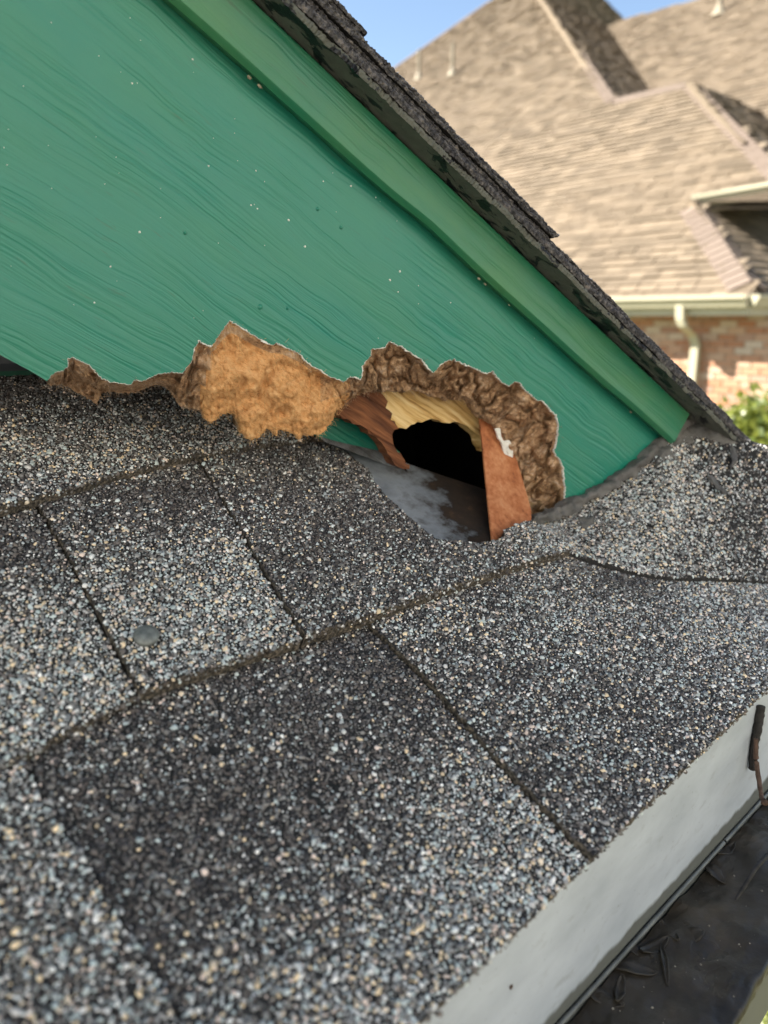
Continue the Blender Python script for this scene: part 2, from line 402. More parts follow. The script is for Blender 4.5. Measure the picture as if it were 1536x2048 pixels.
# ================================================================== the ground
def ground():
    n = N('dry_lawn'); o = n.obj(); f = n.noise(o, .6, 8, .65)
    m = n.done(n.ramp(f, [(.35, (.07, .085, .03)), (.6, (.14, .13, .06)), (.8, (.20, .17, .10))]), .95, .1, 0, n.bump(n.noise(o, 30, 6), .6, .05))
    R = 600; o = mesh('ground', [(-R, -R, 0), (R, -R, 0), (R, R, 0), (-R, R, 0)], [(0, 1, 2, 3)], m); o['kind'] = 'structure'
ground()

# ================================================================== lower roof
ROOF = thing('lower_roof', 'charcoal asphalt shingle roof slope below the rotten green board', 'roof', MR)
EXP = .145
def xt(p, da=0., db=0.): return (p[0] + da, p[1] + db)
A_LINE = [ab(*q) for q in [(0, 1022), (110, 992), (220, 958), (310, 934), (400, 911), (520, 892), (652, 878)]]
B_LINE = [ab(*q) for q in [(0, 1530), (55, 1505), (160, 1448), (280, 1388), (440, 1335), (605, 1284), (740, 1238), (940, 1168), (1060, 1130), (1140, 1107)]]
T1 = [ab(*q) for q in [(80, 1004), (140, 1105), (215, 1262), (281, 1388)]]
T2 = [ab(*q) for q in [(400, 911), (455, 1010), (525, 1140), (605, 1284)]]
T3 = [ab(*q) for q in [(744, 1238), (850, 1345), (960, 1475), (1070, 1600), (1178, 1716)]]
T4 = [ab(*q) for q in [(52, 1508), (88, 1590), (150, 1690), (230, 1815), (330, 1990), (400, 2110)]]
C_B = ab(1180, 1720)[1]
CUT = [ab(*q) for q in [(652, 878), (700, 905), (738, 938), (748, 962), (768, 990), (800, 1022), (832, 1054), (868, 1084), (905, 1091), (955, 1093), (985, 1091), (1003, 1083), (1005, 1068), (1030, 1056), (1060, 1046)]]
FOLD = [ab(*q) for q in [(1060, 1046), (1100, 1080), (1140, 1107), (1230, 1138), (1320, 1158), (1430, 1164), (1545, 1170), (1700, 1176)]]
b_wall = ab(60, 769, 0)[1]
b2 = sum(p[1] for p in B_LINE) / len(B_LINE); b1 = sum(p[1] for p in A_LINE) / len(A_LINE); b3 = C_B
LEV = ((.0062, .0048), (.0086, .0054), (.0102, .0060))      # recessed, raised and top ply: height at the butt, fall to the head
def topf(b0, raised):
    return lambda a, b: (LEV[int(raised)][0] - LEV[int(raised)][1] * (b - b0) / EXP)
def topnp(b0, raised):
    return lambda a, b: (LEV[int(raised)][0] - LEV[int(raised)][1] * (b - b0) / EXP)
OVER = .035
def up(pts, d=OVER): return [xt(p, 0, d) for p in pts]
aL, aR = -.75, .85
VIEW = (-.30, -.06, .60, .47)
def shingle(poly, b0, raised, lightf, seed, gran=True, sp=1.25e-3, clip=VIEW, name='shingle', bot=-.001):
    pl = sub_poly(poly, .0022, .00035, seed)
    o = slab(name, pl, topf(b0, raised), lambda a, b: topf(b0, False)(a, b) - .0032, [M_BED if gran else M_SHING, M_EDGE], ROOF)
    if gran:
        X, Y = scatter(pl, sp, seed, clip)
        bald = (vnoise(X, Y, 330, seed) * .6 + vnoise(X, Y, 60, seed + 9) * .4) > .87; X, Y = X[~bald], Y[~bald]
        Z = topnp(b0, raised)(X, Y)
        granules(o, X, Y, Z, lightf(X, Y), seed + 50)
    return o
def edge_stones(pts, b0, raised, seed, zlo, dens=1500):
    """loose stones caught in a course's cut lower edge"""
    r = np.random.default_rng(seed); P = np.array(pts); L = np.r_[0, np.cumsum(np.linalg.norm(np.diff(P, axis=0), axis=1))]
    n = int(L[-1] * dens); t = r.random(n) * L[-1]; X = np.interp(t, L, P[:, 0]); Y = np.interp(t, L, P[:, 1]); zt_ = topnp(b0, raised)(X, Y)
    f = r.random(n) ** .6; Z = zlo + (zt_ - zlo) * f
    granules(ROOF, X, Y - .0002 + .0004 * r.normal(size=n), Z, np.full(n, .30), seed, (1, 0, 0), (0, 0, 1), (0, -1, 0), .8)
def sstep(x, a, b): t = np.clip((x - a) / (b - a), 0, 1); return t * t * (3 - 2 * t)
def nz2(X, Y, s): return vnoise(X, Y, 26, s) * .6 + vnoise(X, Y, 70, s + 1) * .4 - .5
# upper course (runs back under the green board)
l1 = [xt(A_LINE[0], -.35), A_LINE[0]]
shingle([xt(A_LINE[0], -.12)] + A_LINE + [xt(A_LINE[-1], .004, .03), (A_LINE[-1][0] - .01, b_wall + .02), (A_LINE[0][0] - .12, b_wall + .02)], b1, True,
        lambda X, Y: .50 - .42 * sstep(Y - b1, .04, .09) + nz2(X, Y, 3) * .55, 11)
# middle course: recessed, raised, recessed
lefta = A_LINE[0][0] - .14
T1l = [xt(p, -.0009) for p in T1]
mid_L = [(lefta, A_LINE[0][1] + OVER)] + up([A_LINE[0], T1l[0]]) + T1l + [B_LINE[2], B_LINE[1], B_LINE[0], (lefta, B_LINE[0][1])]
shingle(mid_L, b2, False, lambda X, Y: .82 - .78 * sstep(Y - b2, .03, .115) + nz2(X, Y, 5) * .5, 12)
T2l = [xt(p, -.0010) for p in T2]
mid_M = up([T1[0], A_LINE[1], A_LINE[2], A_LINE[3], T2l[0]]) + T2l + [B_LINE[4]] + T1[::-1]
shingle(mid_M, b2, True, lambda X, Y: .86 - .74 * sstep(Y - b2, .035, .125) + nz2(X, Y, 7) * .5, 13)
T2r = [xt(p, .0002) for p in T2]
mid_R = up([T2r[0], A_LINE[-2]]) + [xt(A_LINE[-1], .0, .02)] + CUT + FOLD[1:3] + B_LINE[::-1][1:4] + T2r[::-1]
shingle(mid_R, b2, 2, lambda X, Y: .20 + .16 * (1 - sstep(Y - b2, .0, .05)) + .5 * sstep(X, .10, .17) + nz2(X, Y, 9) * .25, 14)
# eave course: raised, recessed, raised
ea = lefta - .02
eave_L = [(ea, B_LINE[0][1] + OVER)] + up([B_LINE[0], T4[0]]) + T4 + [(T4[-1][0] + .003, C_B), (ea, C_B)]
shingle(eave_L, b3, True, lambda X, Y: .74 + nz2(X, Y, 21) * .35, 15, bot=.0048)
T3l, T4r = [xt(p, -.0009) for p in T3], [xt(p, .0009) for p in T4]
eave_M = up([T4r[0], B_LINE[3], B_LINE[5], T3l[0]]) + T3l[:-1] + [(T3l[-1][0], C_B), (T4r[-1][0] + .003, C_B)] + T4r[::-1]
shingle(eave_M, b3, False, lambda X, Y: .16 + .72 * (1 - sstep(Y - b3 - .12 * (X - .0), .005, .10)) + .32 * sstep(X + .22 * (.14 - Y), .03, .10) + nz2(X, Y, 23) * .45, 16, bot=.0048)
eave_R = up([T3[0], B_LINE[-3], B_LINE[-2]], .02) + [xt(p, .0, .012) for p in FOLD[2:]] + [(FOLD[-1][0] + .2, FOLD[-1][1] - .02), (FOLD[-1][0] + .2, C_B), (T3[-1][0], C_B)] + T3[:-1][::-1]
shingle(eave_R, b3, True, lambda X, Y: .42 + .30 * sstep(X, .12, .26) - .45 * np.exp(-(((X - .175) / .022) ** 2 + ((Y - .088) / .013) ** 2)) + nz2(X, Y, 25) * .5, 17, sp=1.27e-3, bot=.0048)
edge_stones(A_LINE, b1, True, 301, .0058); edge_stones(B_LINE[:4], b2, False, 302, .0034); edge_stones(B_LINE[3:6], b2, True, 303, .0056); edge_stones(B_LINE[5:], b2, 2, 304, .0055)
edge_stones([(ea, C_B), (T4[-1][0], C_B)], b3, True, 305, .003); edge_stones([(T4[-1][0], C_B), (T3[-1][0], C_B)], b3, False, 306, .003); edge_stones([(T3[-1][0], C_B), (.4, C_B)], b3, True, 307, .003)
# the slope beyond the picture: deck and more courses in the same shingle
slab('roof_deck', [(aL, C_B + .006), (aR, C_B + .006), (aR, .03), (.33, .03), (.20, .085), (.15, .125), (.11, .2), (.11, 1.1), (aL, 1.1)], lambda a, b: -.002, lambda a, b: -.016, [M_DECK, M_DECK], ROOF)
rr = random.Random(3)
for b0, aend, astart in ((C_B, ea - .001, aL), (b2, lefta - .001, aL), (b1, A_LINE[0][0] - .121, aL)):
    a = aend
    while a > astart + .05:
        wd = rr.uniform(.12, .2); a2 = max(a - wd, astart)
        slab('shingle', [(a2, b0), (a - .0005, b0), (a - .0005, b0 + EXP + .03), (a2, b0 + EXP + .03)], topf(b0, rr.random() < .5), lambda a, b: -.001, [M_SHING, M_EDGE], ROOF)
        a = a2
a = FOLD[-1][0] + .201
while a < aR - .08:
    a2 = a + .17
    slab('shingle', [(a, C_B), (a2 - .001, C_B), (a2 - .001, C_B + EXP), (a, C_B + EXP)], topf(C_B, a % .3 > .15), lambda a, b: -.001, [M_SHING, M_EDGE], ROOF); a = a2

# second slope that folds up beside the board's foot
Pa, Pb, Pc = hit((1060, 1045), R0, NV), hit((1320, 1160), R0, NV), hit((1355, 850), G0, GN)
N2 = (Pb - Pa).cross(Pc - Pa).normalized(); N2 = N2 if N2.z > 0 else -N2
def on2(px): return MRi @ hit(px, Pa, N2)
botp = [Vector((*p, max(.0075, topf(b3, True)(*p) + .0030))) for p in FOLD]
topp = []
for q in [(1062, 1040), (1105, 1026), (1150, 1002), (1240, 945), (1330, 884), (1385, 850), (1545, 893), (1720, 945)]:
    topp.append(on2(q) if q[0] >= 1330 else MRi @ hit(q, G0 - GN * .004, GN))
def resample(pts, n):
    L = [0]
    for i in range(1, len(pts)): L.append(L[-1] + 1)
    out = []
    for k in range(n):
        t = k / (n - 1) * L[-1]; i = min(int(t), len(pts) - 2); f = t - i
        p0, p1, p2, p3 = pts[max(i - 1, 0)], pts[i], pts[i + 1], pts[min(i + 2, len(pts) - 1)]
        out.append(.5 * ((2 * p1) + (p2 - p0) * f + (2 * p0 - 5 * p1 + 4 * p2 - p3) * f * f + (3 * p1 - p0 - 3 * p2 + p3) * f ** 3))
    return out
nu, nv = 160, 44
bu, tu = resample(botp, nu), resample(topp, nu)
back = (MRi.to_3x3() @ (-N2 * .2 + UH * .8 - UP * .55)).normalized()
V, F = [], []
for j in range(nv):
    for i in range(nu):
        s = j / (nv - 1); p = bu[i].lerp(tu[i], s)
        sag = -.004 * math.sin(math.pi * s); p = p + Vector((0, 0, sag))
        V.append(p + Vector((0, 0, .0008 * fb(p.x, p.y, p.z, 60, 3))))
for j in range(nv - 1):
    for i in range(nu - 1): F.append((j * nu + i, j * nu + i + 1, (j + 1) * nu + i + 1, (j + 1) * nu + i))
k0 = len(V)
for i in range(nu): V.append(tu[i] + back * .25)
for i in range(nu - 1): F.append(((nv - 1) * nu + i, (nv - 1) * nu + i + 1, k0 + i + 1, k0 + i))
k1 = len(V)
for i in range(nu): V.append(bu[i] - Vector((0, 0, .011)))
for i in range(nu - 1): F.append((k1 + i, k1 + i + 1, i + 1, i))
R2 = mesh('side_slope', V, F, M_BED, ROOF, True)
tag(R2, 'grey granulated strip folding up to the board foot')
r2 = np.random.default_rng(5); cnt = 24000
s_, t_ = r2.random(cnt), r2.random(cnt)
Va = np.array([tuple(v) for v in V[:nu * nv]]).reshape(nv, nu, 3)
def bil(s, t):
    y, x = s * (nv - 1.001), t * (nu - 1.001); yi, xi = y.astype(int), x.astype(int); fy, fx = (y - yi)[:, None], (x - xi)[:, None]
    return (Va[yi, xi] * (1 - fx) + Va[yi, xi + 1] * fx) * (1 - fy) + (Va[yi + 1, xi] * (1 - fx) + Va[yi + 1, xi + 1] * fx) * fy
wgt = np.linalg.norm(np.array([tuple(b) for b in tu]) - np.array([tuple(b) for b in bu]), axis=1)
keep = r2.random(cnt) < np.interp(t_, np.linspace(0, 1, nu), wgt) / wgt.max()
s_, t_ = s_[keep], t_[keep]; PP = bil(s_, t_)
n2l = (MRi.to_3x3() @ N2).normalized(); tl = n2l.cross(Vector((0, 1, 0))).normalized(); bl = n2l.cross(tl)
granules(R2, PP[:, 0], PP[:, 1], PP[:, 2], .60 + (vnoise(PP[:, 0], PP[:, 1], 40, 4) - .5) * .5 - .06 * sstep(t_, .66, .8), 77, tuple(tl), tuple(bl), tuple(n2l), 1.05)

# nail head on the raised tab
def nail():
    c = ab(292, 1273, .009); z = topf(b2, True)(*c)
    V, F = [], []; seg = 20; prof = [(.0042, 0), (.0044, .0012), (.0039, .0019), (.0024, .0024), (.0010, .0026)]
    for r, h in prof:
        for k in range(seg):
            a = 2 * math.pi * k / seg; V.append((r * math.cos(a) * 1.1, r * math.sin(a), h + .0005 + .0001 * math.sin(3 * a)))
    for j in range(len(prof) - 1):
        for k in range(seg): F.append((j * seg + k, j * seg + (k + 1) % seg, (j + 1) * seg + (k + 1) % seg, (j + 1) * seg + k))
    F.append(tuple((len(prof) - 1) * seg + k for k in range(seg)))
    o = mesh('nail_head', V, F, M_NAIL, ROOF, True); o.location = (c[0], c[1], z + .0007); o.rotation_euler = (.12, -.1, .3)
nail()

# sealant smears
def smear(pts, wid, seed, hgt=.002, nrm=None, name='sealant'):
    """lumpy ribbon through local points"""
    rr = random.Random(seed); nrm = nrm or n2l; n = 130; P = resample([Vector(p) for p in pts], n); V, F = [], []; m = 9
    for i, p in enumerate(P):
        d = (P[min(i + 1, n - 1)] - P[max(i - 1, 0)]).normalized(); sd = nrm.cross(d).normalized()
        e = min(1, 6 * i / n + .05, 6 * (n - 1 - i) / n + .05)
        for k in range(m):
            t = k / (m - 1) * 2 - 1
            wj = wid * e * (1 + .8 * fb(p.x + t * .01, p.y + seed, p.z, 120, 5))
            h = hgt * (1 - t * t) * (1 + .9 * fb(p.x + sd.x * t * wid, p.y + sd.y * t * wid, seed, 160, 4)) - .0006
            V.append(p + sd * t * wj + nrm * h)
    for i in range(n - 1):
        for k in range(m - 1): F.append((i * m + k, i * m + k + 1, (i + 1) * m + k + 1, (i + 1) * m + k))
    return mesh(name, V, F, M_SEAL, ROOF, True)
def onG_r(px, off=.002): return MRi @ hit(px, G0 + GN * off, GN)
smear([onG_r(q, .004) for q in [(1066, 1040), (1110, 1026), (1150, 1006), (1200, 980), (1245, 950), (1290, 918), (1330, 880), (1365, 848), (1410, 838)]], .0048, 3, .0030)
smear([onG_r(q, .0035) for q in [(1038, 1056), (1058, 1046), (1080, 1037), (1104, 1027), (1125, 1018)]], .0045, 14, .003)  # extra bead added to block light leaking past the board foot
smear([on2(q) for q in [(1310, 935), (1345, 890), (1390, 862), (1440, 868), (1480, 884)]], .0060, 4, .0022)
smear([on2(q) for q in [(1120, 1105), (1145, 1085), (1165, 1060), (1185, 1035)]], .0048, 6, .0025)
smear([on2(q) for q in [(1350, 1130), (1380, 1134), (1415, 1138)]], .0036, 7, .0012)
smear([on2(q) for q in [(1415, 950), (1432, 968), (1455, 988)]], .0022, 8, .0012)
smear([on2(q) for q in [(1462, 890), (1470, 915), (1462, 935)]], .0022, 9, .0012)

# ================================================================== gable: rake board, trim, rot
GAB = thing('rake_board', 'green painted rake board with a rotted hole along its lower edge', 'fascia board', MG)
UPPER = [(95, 762), (108, 745), (125, 742), (137, 732), (135, 718), (147, 715), (160, 722), (175, 728), (188, 742), (205, 757), (222, 765), (245, 768), (262, 770), (268, 760), (282, 763), (300, 756), (318, 748), (345, 745), (366, 747), (372, 735), (385, 722), (388, 700), (398, 682), (412, 690), (424, 693), (432, 680), (445, 660), (460, 642), (478, 652), (500, 667), (522, 680), (545, 692), (552, 686), (575, 697), (598, 707), (610, 720), (628, 735), (645, 742), (655, 752), (670, 757), (688, 763), (700, 754), (712, 755), (722, 760), (726, 742), (724, 735), (732, 722), (742, 712), (742, 700), (750, 698), (772, 696), (773, 688), (780, 683), (800, 692), (822, 706), (845, 720), (855, 735), (866, 746), (875, 738), (882, 728), (896, 722), (908, 719), (925, 727), (945, 735), (960, 742), (975, 748), (985, 742), (995, 755), (1005, 765), (1018, 772), (1030, 763), (1040, 765), (1048, 777), (1062, 790), (1075, 802), (1087, 803), (1098, 815), (1112, 830), (1118, 850), (1116, 875), (1112, 895), (1108, 905), (1120, 920), (1127, 935), (1128, 955), (1131, 980), (1130, 1005), (1118, 1014)]
LOWER = [(95, 765), (100, 770), (125, 768), (140, 775), (165, 790), (193, 806), (205, 785), (225, 783), (250, 786), (275, 785), (300, 772), (320, 768), (340, 778), (355, 798), (362, 812), (380, 815), (392, 818), (405, 820), (410, 838), (425, 846), (440, 832), (455, 825), (470, 828), (480, 850), (482, 865), (497, 880), (515, 878), (535, 855), (545, 862), (552, 872), (557, 858), (575, 862), (590, 867), (598, 878), (610, 870), (625, 872), (645, 866), (655, 855), (665, 840), (672, 822), (682, 815), (700, 800), (720, 788), (740, 782), (755, 778), (765, 785), (775, 780), (790, 782), (805, 785), (820, 780), (838, 780), (860, 790), (885, 795), (892, 800), (905, 800), (930, 798), (945, 805), (955, 825), (970, 840), (990, 850), (1010, 870), (1015, 890), (1020, 925), (1022, 960), (1030, 975), (1043, 985), (1045, 1000), (1055, 1030), (1070, 1032), (1090, 1022), (1118, 1016)]
ANCH = [((95, 762), (95, 765)), ((160, 722), (165, 790)), ((205, 757), (205, 785)), ((262, 770), (250, 786)), ((318, 748), (320, 768)), ((372, 735), (362, 812)), ((398, 682), (392, 818)), ((460, 642), (482, 865)), ((552, 686), (552, 872)), ((610, 720), (645, 866)), ((655, 752), (672, 822)), ((688, 763), (682, 815)), ((722, 760), (740, 782)), ((742, 700), (765, 785)), ((780, 683), (790, 782)), ((845, 720), (838, 780)), ((866, 746), (860, 790)), ((908, 719), (892, 800)), ((975, 748), (945, 805)), ((1048, 777), (970, 840)), ((1118, 850), (1015, 890)), ((1112, 895), (1022, 960)), ((1131, 980), (1045, 1000)), ((1118, 1014), (1118, 1016))]
def densify(pts, n):
    L = [0.0]
    for i in range(1, len(pts)): L.append(L[-1] + math.dist(pts[i], pts[i - 1]))
    out = []
    for k in range(n):
        t = L[-1] * k / n; i = max(j for j in range(len(pts)) if L[j] <= t + 1e-9); i = min(i, len(pts) - 2)
        f = (t - L[i]) / max(L[i + 1] - L[i], 1e-9); out.append((pts[i][0] + (pts[i + 1][0] - pts[i][0]) * f, pts[i][1] + (pts[i + 1][1] - pts[i][1]) * f))
    return out
up_px, lo_px = [], []
for (u0, l0), (u1, l1) in zip(ANCH[:-1], ANCH[1:]):
    U = UPPER[UPPER.index(u0):UPPER.index(u1) + 1]; Lw = LOWER[LOWER.index(l0):LOWER.index(l1) + 1]
    n = max(6, int(max(sum(math.dist(a, b) for a, b in zip(U, U[1:])), sum(math.dist(a, b) for a, b in zip(Lw, Lw[1:]))) / 2.6))
    up_px += densify(U, n); lo_px += densify(Lw, n)
up_px.append(UPPER[-1]); lo_px.append(LOWER[-1])
jr = random.Random(12)
up_s, lo_s = list(up_px), list(lo_px)
up_px = [(x + jr.gauss(0, .8), y + jr.gauss(0, .8)) for x, y in up_px]
lo_px = [(x + jr.gauss(0, 1.2), y + jr.gauss(0, 1.4)) for x, y in lo_px]
# board with the paint edge as its outline
T_OFF, R_OFF = .0105, .0255          # how far trim and shingle edge stand off the board
V_BOT = -.0672; V_TRB = uv(870, 462, T_OFF)[1] - .0015; V_TOP = uv(849, 324, T_OFF)[1]
KR = (.3478 - R_OFF) / (.3478 - .033)
def rv(v): return -.0686 + (v + .0686) * KR
edge_uv = [uv(x, y)[:2] for x, y in up_px]
foot = [uv(*q)[:2] for q in [(1128, 1030), (1200, 1002), (1290, 945), (1372, 880)]]
bpoly = [(-1.0, V_BOT), (uv(60, 742)[0], V_BOT)] + edge_uv + foot + [(foot[-1][0] + .01, .1), (foot[-1][0] - .01, .104), (-1.0, .104)]
T_B = .019
def board():
    n = len(bpoly); bm = bmesh.new()
    o = slab('board', bpoly, lambda x, y: 0, lambda x, y: -.004, [M_PAINT, M_FIBRE], GAB)
    return o
BOARD = board()
# sound core of the board behind the paint skin, kept clear of the rot
core = [(-1.0, V_BOT + .0005), (uv(40, 735)[0], V_BOT + .0005)] + [uv(x, y)[:2] for x, y in [(100, 735), (135, 705), (160, 708), (205, 745), (330, 735), (370, 720), (398, 670), (460, 632), (550, 676), (640, 730), (690, 750), (715, 745), (735, 700), (780, 670), (866, 730), (908, 708), (990, 735), (1060, 775), (1125, 828), (1128, 900), (1140, 960), (1145, 1000)]] + foot[1:] + [(foot[-1][0], .1), (-1.0, .1)]
slab('board_core', core, lambda x, y: -.0042, lambda x, y: -T_B, [M_FIBRE, M_FIBRE], BOARD)

# the rotten fibre between the paint edge and the ragged lower outline
def rot():
    nC = len(up_px); nR = 44; V, FR = [], []
    def smooth(p, k=9):
        P = np.array(p); Q = np.pad(P, ((k, k), (0, 0)), mode='edge'); return np.stack([np.convolve(Q[:, c], np.ones(2 * k + 1) / (2 * k + 1), 'valid') for c in (0, 1)], 1).tolist()
    sm_u, sm_l = smooth(up_s), smooth(lo_s)
    arc = [0.0]
    for i in range(1, nC): arc.append(arc[-1] + math.dist(sm_u[i], sm_u[i - 1]) / FPX * .40)
    def flap(x): return sstep(np.array(x), 380, 430) * (1 - sstep(np.array(x), 650, 705))
    for i in range(nC):
        (ux, uy), (lx, ly) = up_px[i], lo_px[i]
        fl_ = float(flap((ux + lx) / 2)); gap = math.dist((ux, uy), (lx, ly))
        for j in range(nR + 1):
            s = j / nR
            x, y = ux + (lx - ux) * s, uy + (ly - uy) * s
            kb = max(0.0, 1 - s * 6, 1 - (1 - s) * 5)
            xs_, ys_ = sm_u[i][0] + (sm_l[i][0] - sm_u[i][0]) * s, sm_u[i][1] + (sm_l[i][1] - sm_u[i][1]) * s
            x, y = xs_ + (x - xs_) * kb, ys_ + (y - ys_) * kb
            off_a = -.0008 - .0165 * s ** .8
            off_f = -.0010 - .0050 * min(1, s * 5) - .0045 * s + .0045 * math.sin(math.pi * s)
            off = off_a * (1 - fl_) + off_f * fl_
            p = uv(x, y, off)
            amp = min(1, s * 7) * min(1, (1 - s) * 7 + .3) * min(1, gap / 45)
            big = fb(p[0], p[1], off * 1.5, 60, 3); fine = fb(p[0], p[1], off + 5, 420, 4)
            wx = .35 * noise.noise(Vector((p[0] * 180, p[1] * 180, 1))); wy = .35 * noise.noise(Vector((p[0] * 180, p[1] * 180, 9)))
            def chunk(sc, st):
                D, Pt = noise.voronoi(Vector((arc[i] * sc + wx, s * st * max(gap, 20) / 45 + wy, 5.0 + sc)))
                return noise.noise(Pt[0] * 7.3), min(1.0, (D[1] - D[0]) * 3.0)
            c1, e1 = chunk(95, .9); c2, e2 = chunk(230, 1.9)
            rag = .0042 * c1 + .0018 * c2 - .0046 * (1 - e1) ** 2 - .0016 * (1 - e2) ** 2
            soft = .0016 * abs(fb(p[0], p[1], 3.0, 110, 3)) + .0026 * c1 * .5 - .0018 * max(0, 1 - abs(fb(p[0] + 1, p[1] * .8 - p[0] * .5, 8.0, 70, 4)) * 8) ** 1.5 + .0022 * fb(p[0], p[1], 6.0, 190, 4)
            d = amp * (.0050 * big + 1.45 * rag * (1 - fl_) + soft * fl_ + .0011 * fine)
            d = min(d, -off + .0016 + .003 * fl_)
            # keep the outline: shift along the view ray to the displaced depth
            V.append(uv(x, y, off + d))
            fv = fl_ * float(sstep(np.array(s), .05, .28)) * (1 - .75 * float(sstep(np.array(x - y * .35), 390, 430) * sstep(np.array(s), .0, .1) * (1 - sstep(np.array(s), .3, .9))))
            br = 1.0 if (412 < x < 680 and s > .12) else .12
            if 412 < x < 640 and s > .1: br = 1.0
            elif 600 <= x < 700: br = .45 if s < .6 else .8
            if x < 395 or (ux < 425 and s < .35): br = .15
            if 400 < x < 440 and s > .6: br = .9
            FR.append(br)
        # underside curling back
        px, py = lx, ly
        for k, back_ in enumerate((.004, .010, .018)):
            q = uv(px, py, V[-1][2]) if k == 0 else q
            V.append((q[0] + .0003 * k, q[1] + (.0004 if k else 0) + .0016 * k, min(q[2], -.001) - back_)); FR.append(.1)
    m = nR + 4; F = []
    for i in range(nC - 1):
        for j in range(m - 1): F.append((i * m + j, i * m + j + 1, (i + 1) * m + j + 1, (i + 1) * m + j))
    o = mesh('rotten_fibre', V, F, M_FIBRE, BOARD, True)
    at = o.data.attributes.new('fresh', 'FLOAT', 'POINT'); at.data.foreach_set('value', np.array(FR, np.float32))
    tag(o, 'crumbling brown and orange fibre along the broken paint edge')
    # loose strands standing off the torn fibre
    rs = random.Random(8); SV_, SF, SM = [], [], []
    for _ in range(5200):
        i = rs.randrange(nC - 1); j = rs.randrange(3, nR + 1)
        x = up_px[i][0]
        old = not (405 < x < 690) or j < 6
        if old and rs.random() < .35: continue
        if rs.random() < .35: j = rs.choice((nR, nR - 1, 0, 1))
        p = Vector(V[i * m + j]); L = rs.uniform(.0008, .0034) * (1 if rs.random() < .85 else 1.6); r = rs.uniform(.00004, .00009)
        d = Vector((rs.gauss(.3, .7), rs.gauss(-.1, .6), abs(rs.gauss(.15, .3)))).normalized()
        mid_ = p + d * L * .5 + Vector((rs.gauss(0, .0002), rs.gauss(0, .0002), .0002)); e = p + d * L
        sd = d.cross(Vector((0, 0, 1))).normalized() * r; tt = d.cross(sd).normalized() * r
        b0 = len(SV_)
        for c in (p, mid_, e):
            for k in range(3):
                an = k * 2.094; SV_.append(c + sd * math.cos(an) + tt * math.sin(an))
        for c in (0, 3):
            SM += [1 if old else 0] * 3
            for k in range(3): SF.append((b0 + c + k, b0 + c + (k + 1) % 3, b0 + c + 3 + (k + 1) % 3, b0 + c + 3 + k))
    s = mesh('fibre_strands', SV_, SF, [M_STRAND, m_simple('grey_fibre_strand', (.30, .21, .14), .9, .1, 300, .5)], BOARD, fmat=SM); s['kind'] = 'stuff'
rot()
# white primer showing along the torn paint edge
def primer():
    V, F = [], []; rs = random.Random(5)
    for i in range(len(up_px)):
        x, y = up_px[i]; on = max(0, fb(x * .05, y * .05, 2, 1, 3) + .12) if x > 380 else .03
        wd = (.00003 + .0007 * min(on, .8)) * rs.uniform(.5, 1.3)
        p = uv(x, y, .0003); px2, py2 = x - .0, y
        V += [(p[0], p[1] + .0002 + wd * .25, .0003), (p[0] - wd * .25, p[1] - wd, .0002), (p[0], p[1] - wd, -.0012)]
    for i in range(len(up_px) - 1):
        a, b = i * 3, i * 3 + 3
        F += [(a, a + 1, b + 1, b), (a + 1, a + 2, b + 2, b + 1)]
    mesh('primer_edge', V, F, M_PRIMER, BOARD)
primer()
# specks and blisters on the paint
def specks():
    rs = random.Random(21); V, F = [], []
    def bump(u, v, r, h, seg=6):
        b0 = len(V); V.append((u, v, h))
        for k in range(seg):
            a = 6.283 * k / seg; V.append((u + r * math.cos(a) * rs.uniform(.7, 1.3), v + r * math.sin(a) * rs.uniform(.7, 1.2), -.0001))
        for k in range(seg): F.append((b0, b0 + 1 + k, b0 + 1 + (k + 1) % seg))
    for _ in range(130):
        x, y = rs.uniform(0, 1250), rs.uniform(20, 900)
        q = uv(x, y)
        if q[1] > .088 or y > 600 + .12 * x: continue
        bump(q[0], q[1], rs.choice((.00018, .00025, .0003, .0005)), .0003)
    for x, y in [(279, 464), (610, 493), (780, 560), (800, 543), (520, 614), (702, 372), (577, 440)]:
        q = uv(x, y); bump(q[0], q[1], .0007, .0004, 7)
    s = mesh('paint_specks', V, F, M_PRIMER, BOARD); s['kind'] = 'stuff'
    for x, y, r in [(520, 614, .0014), (575, 617, .0009), (635, 418, .0010), (370, 466, .0008), (682, 455, .0010)]:
        q = uv(x, y); V2, F2 = [], []
        for k, (rr_, hh) in enumerate(((1.0, -.0001), (.75, .0004), (.35, .0007))):
            for a in range(10): V2.append((q[0] + r * rr_ * math.cos(a * .6283), q[1] + r * rr_ * math.sin(a * .6283), hh))
        for k in range(2):
            for a in range(10): F2.append((k * 10 + a, k * 10 + (a + 1) % 10, k * 10 + 10 + (a + 1) % 10, k * 10 + 10 + a))
        F2.append(tuple(range(20, 30))); mesh('paint_blister', V2, F2, M_PAINT, BOARD, True)
specks()

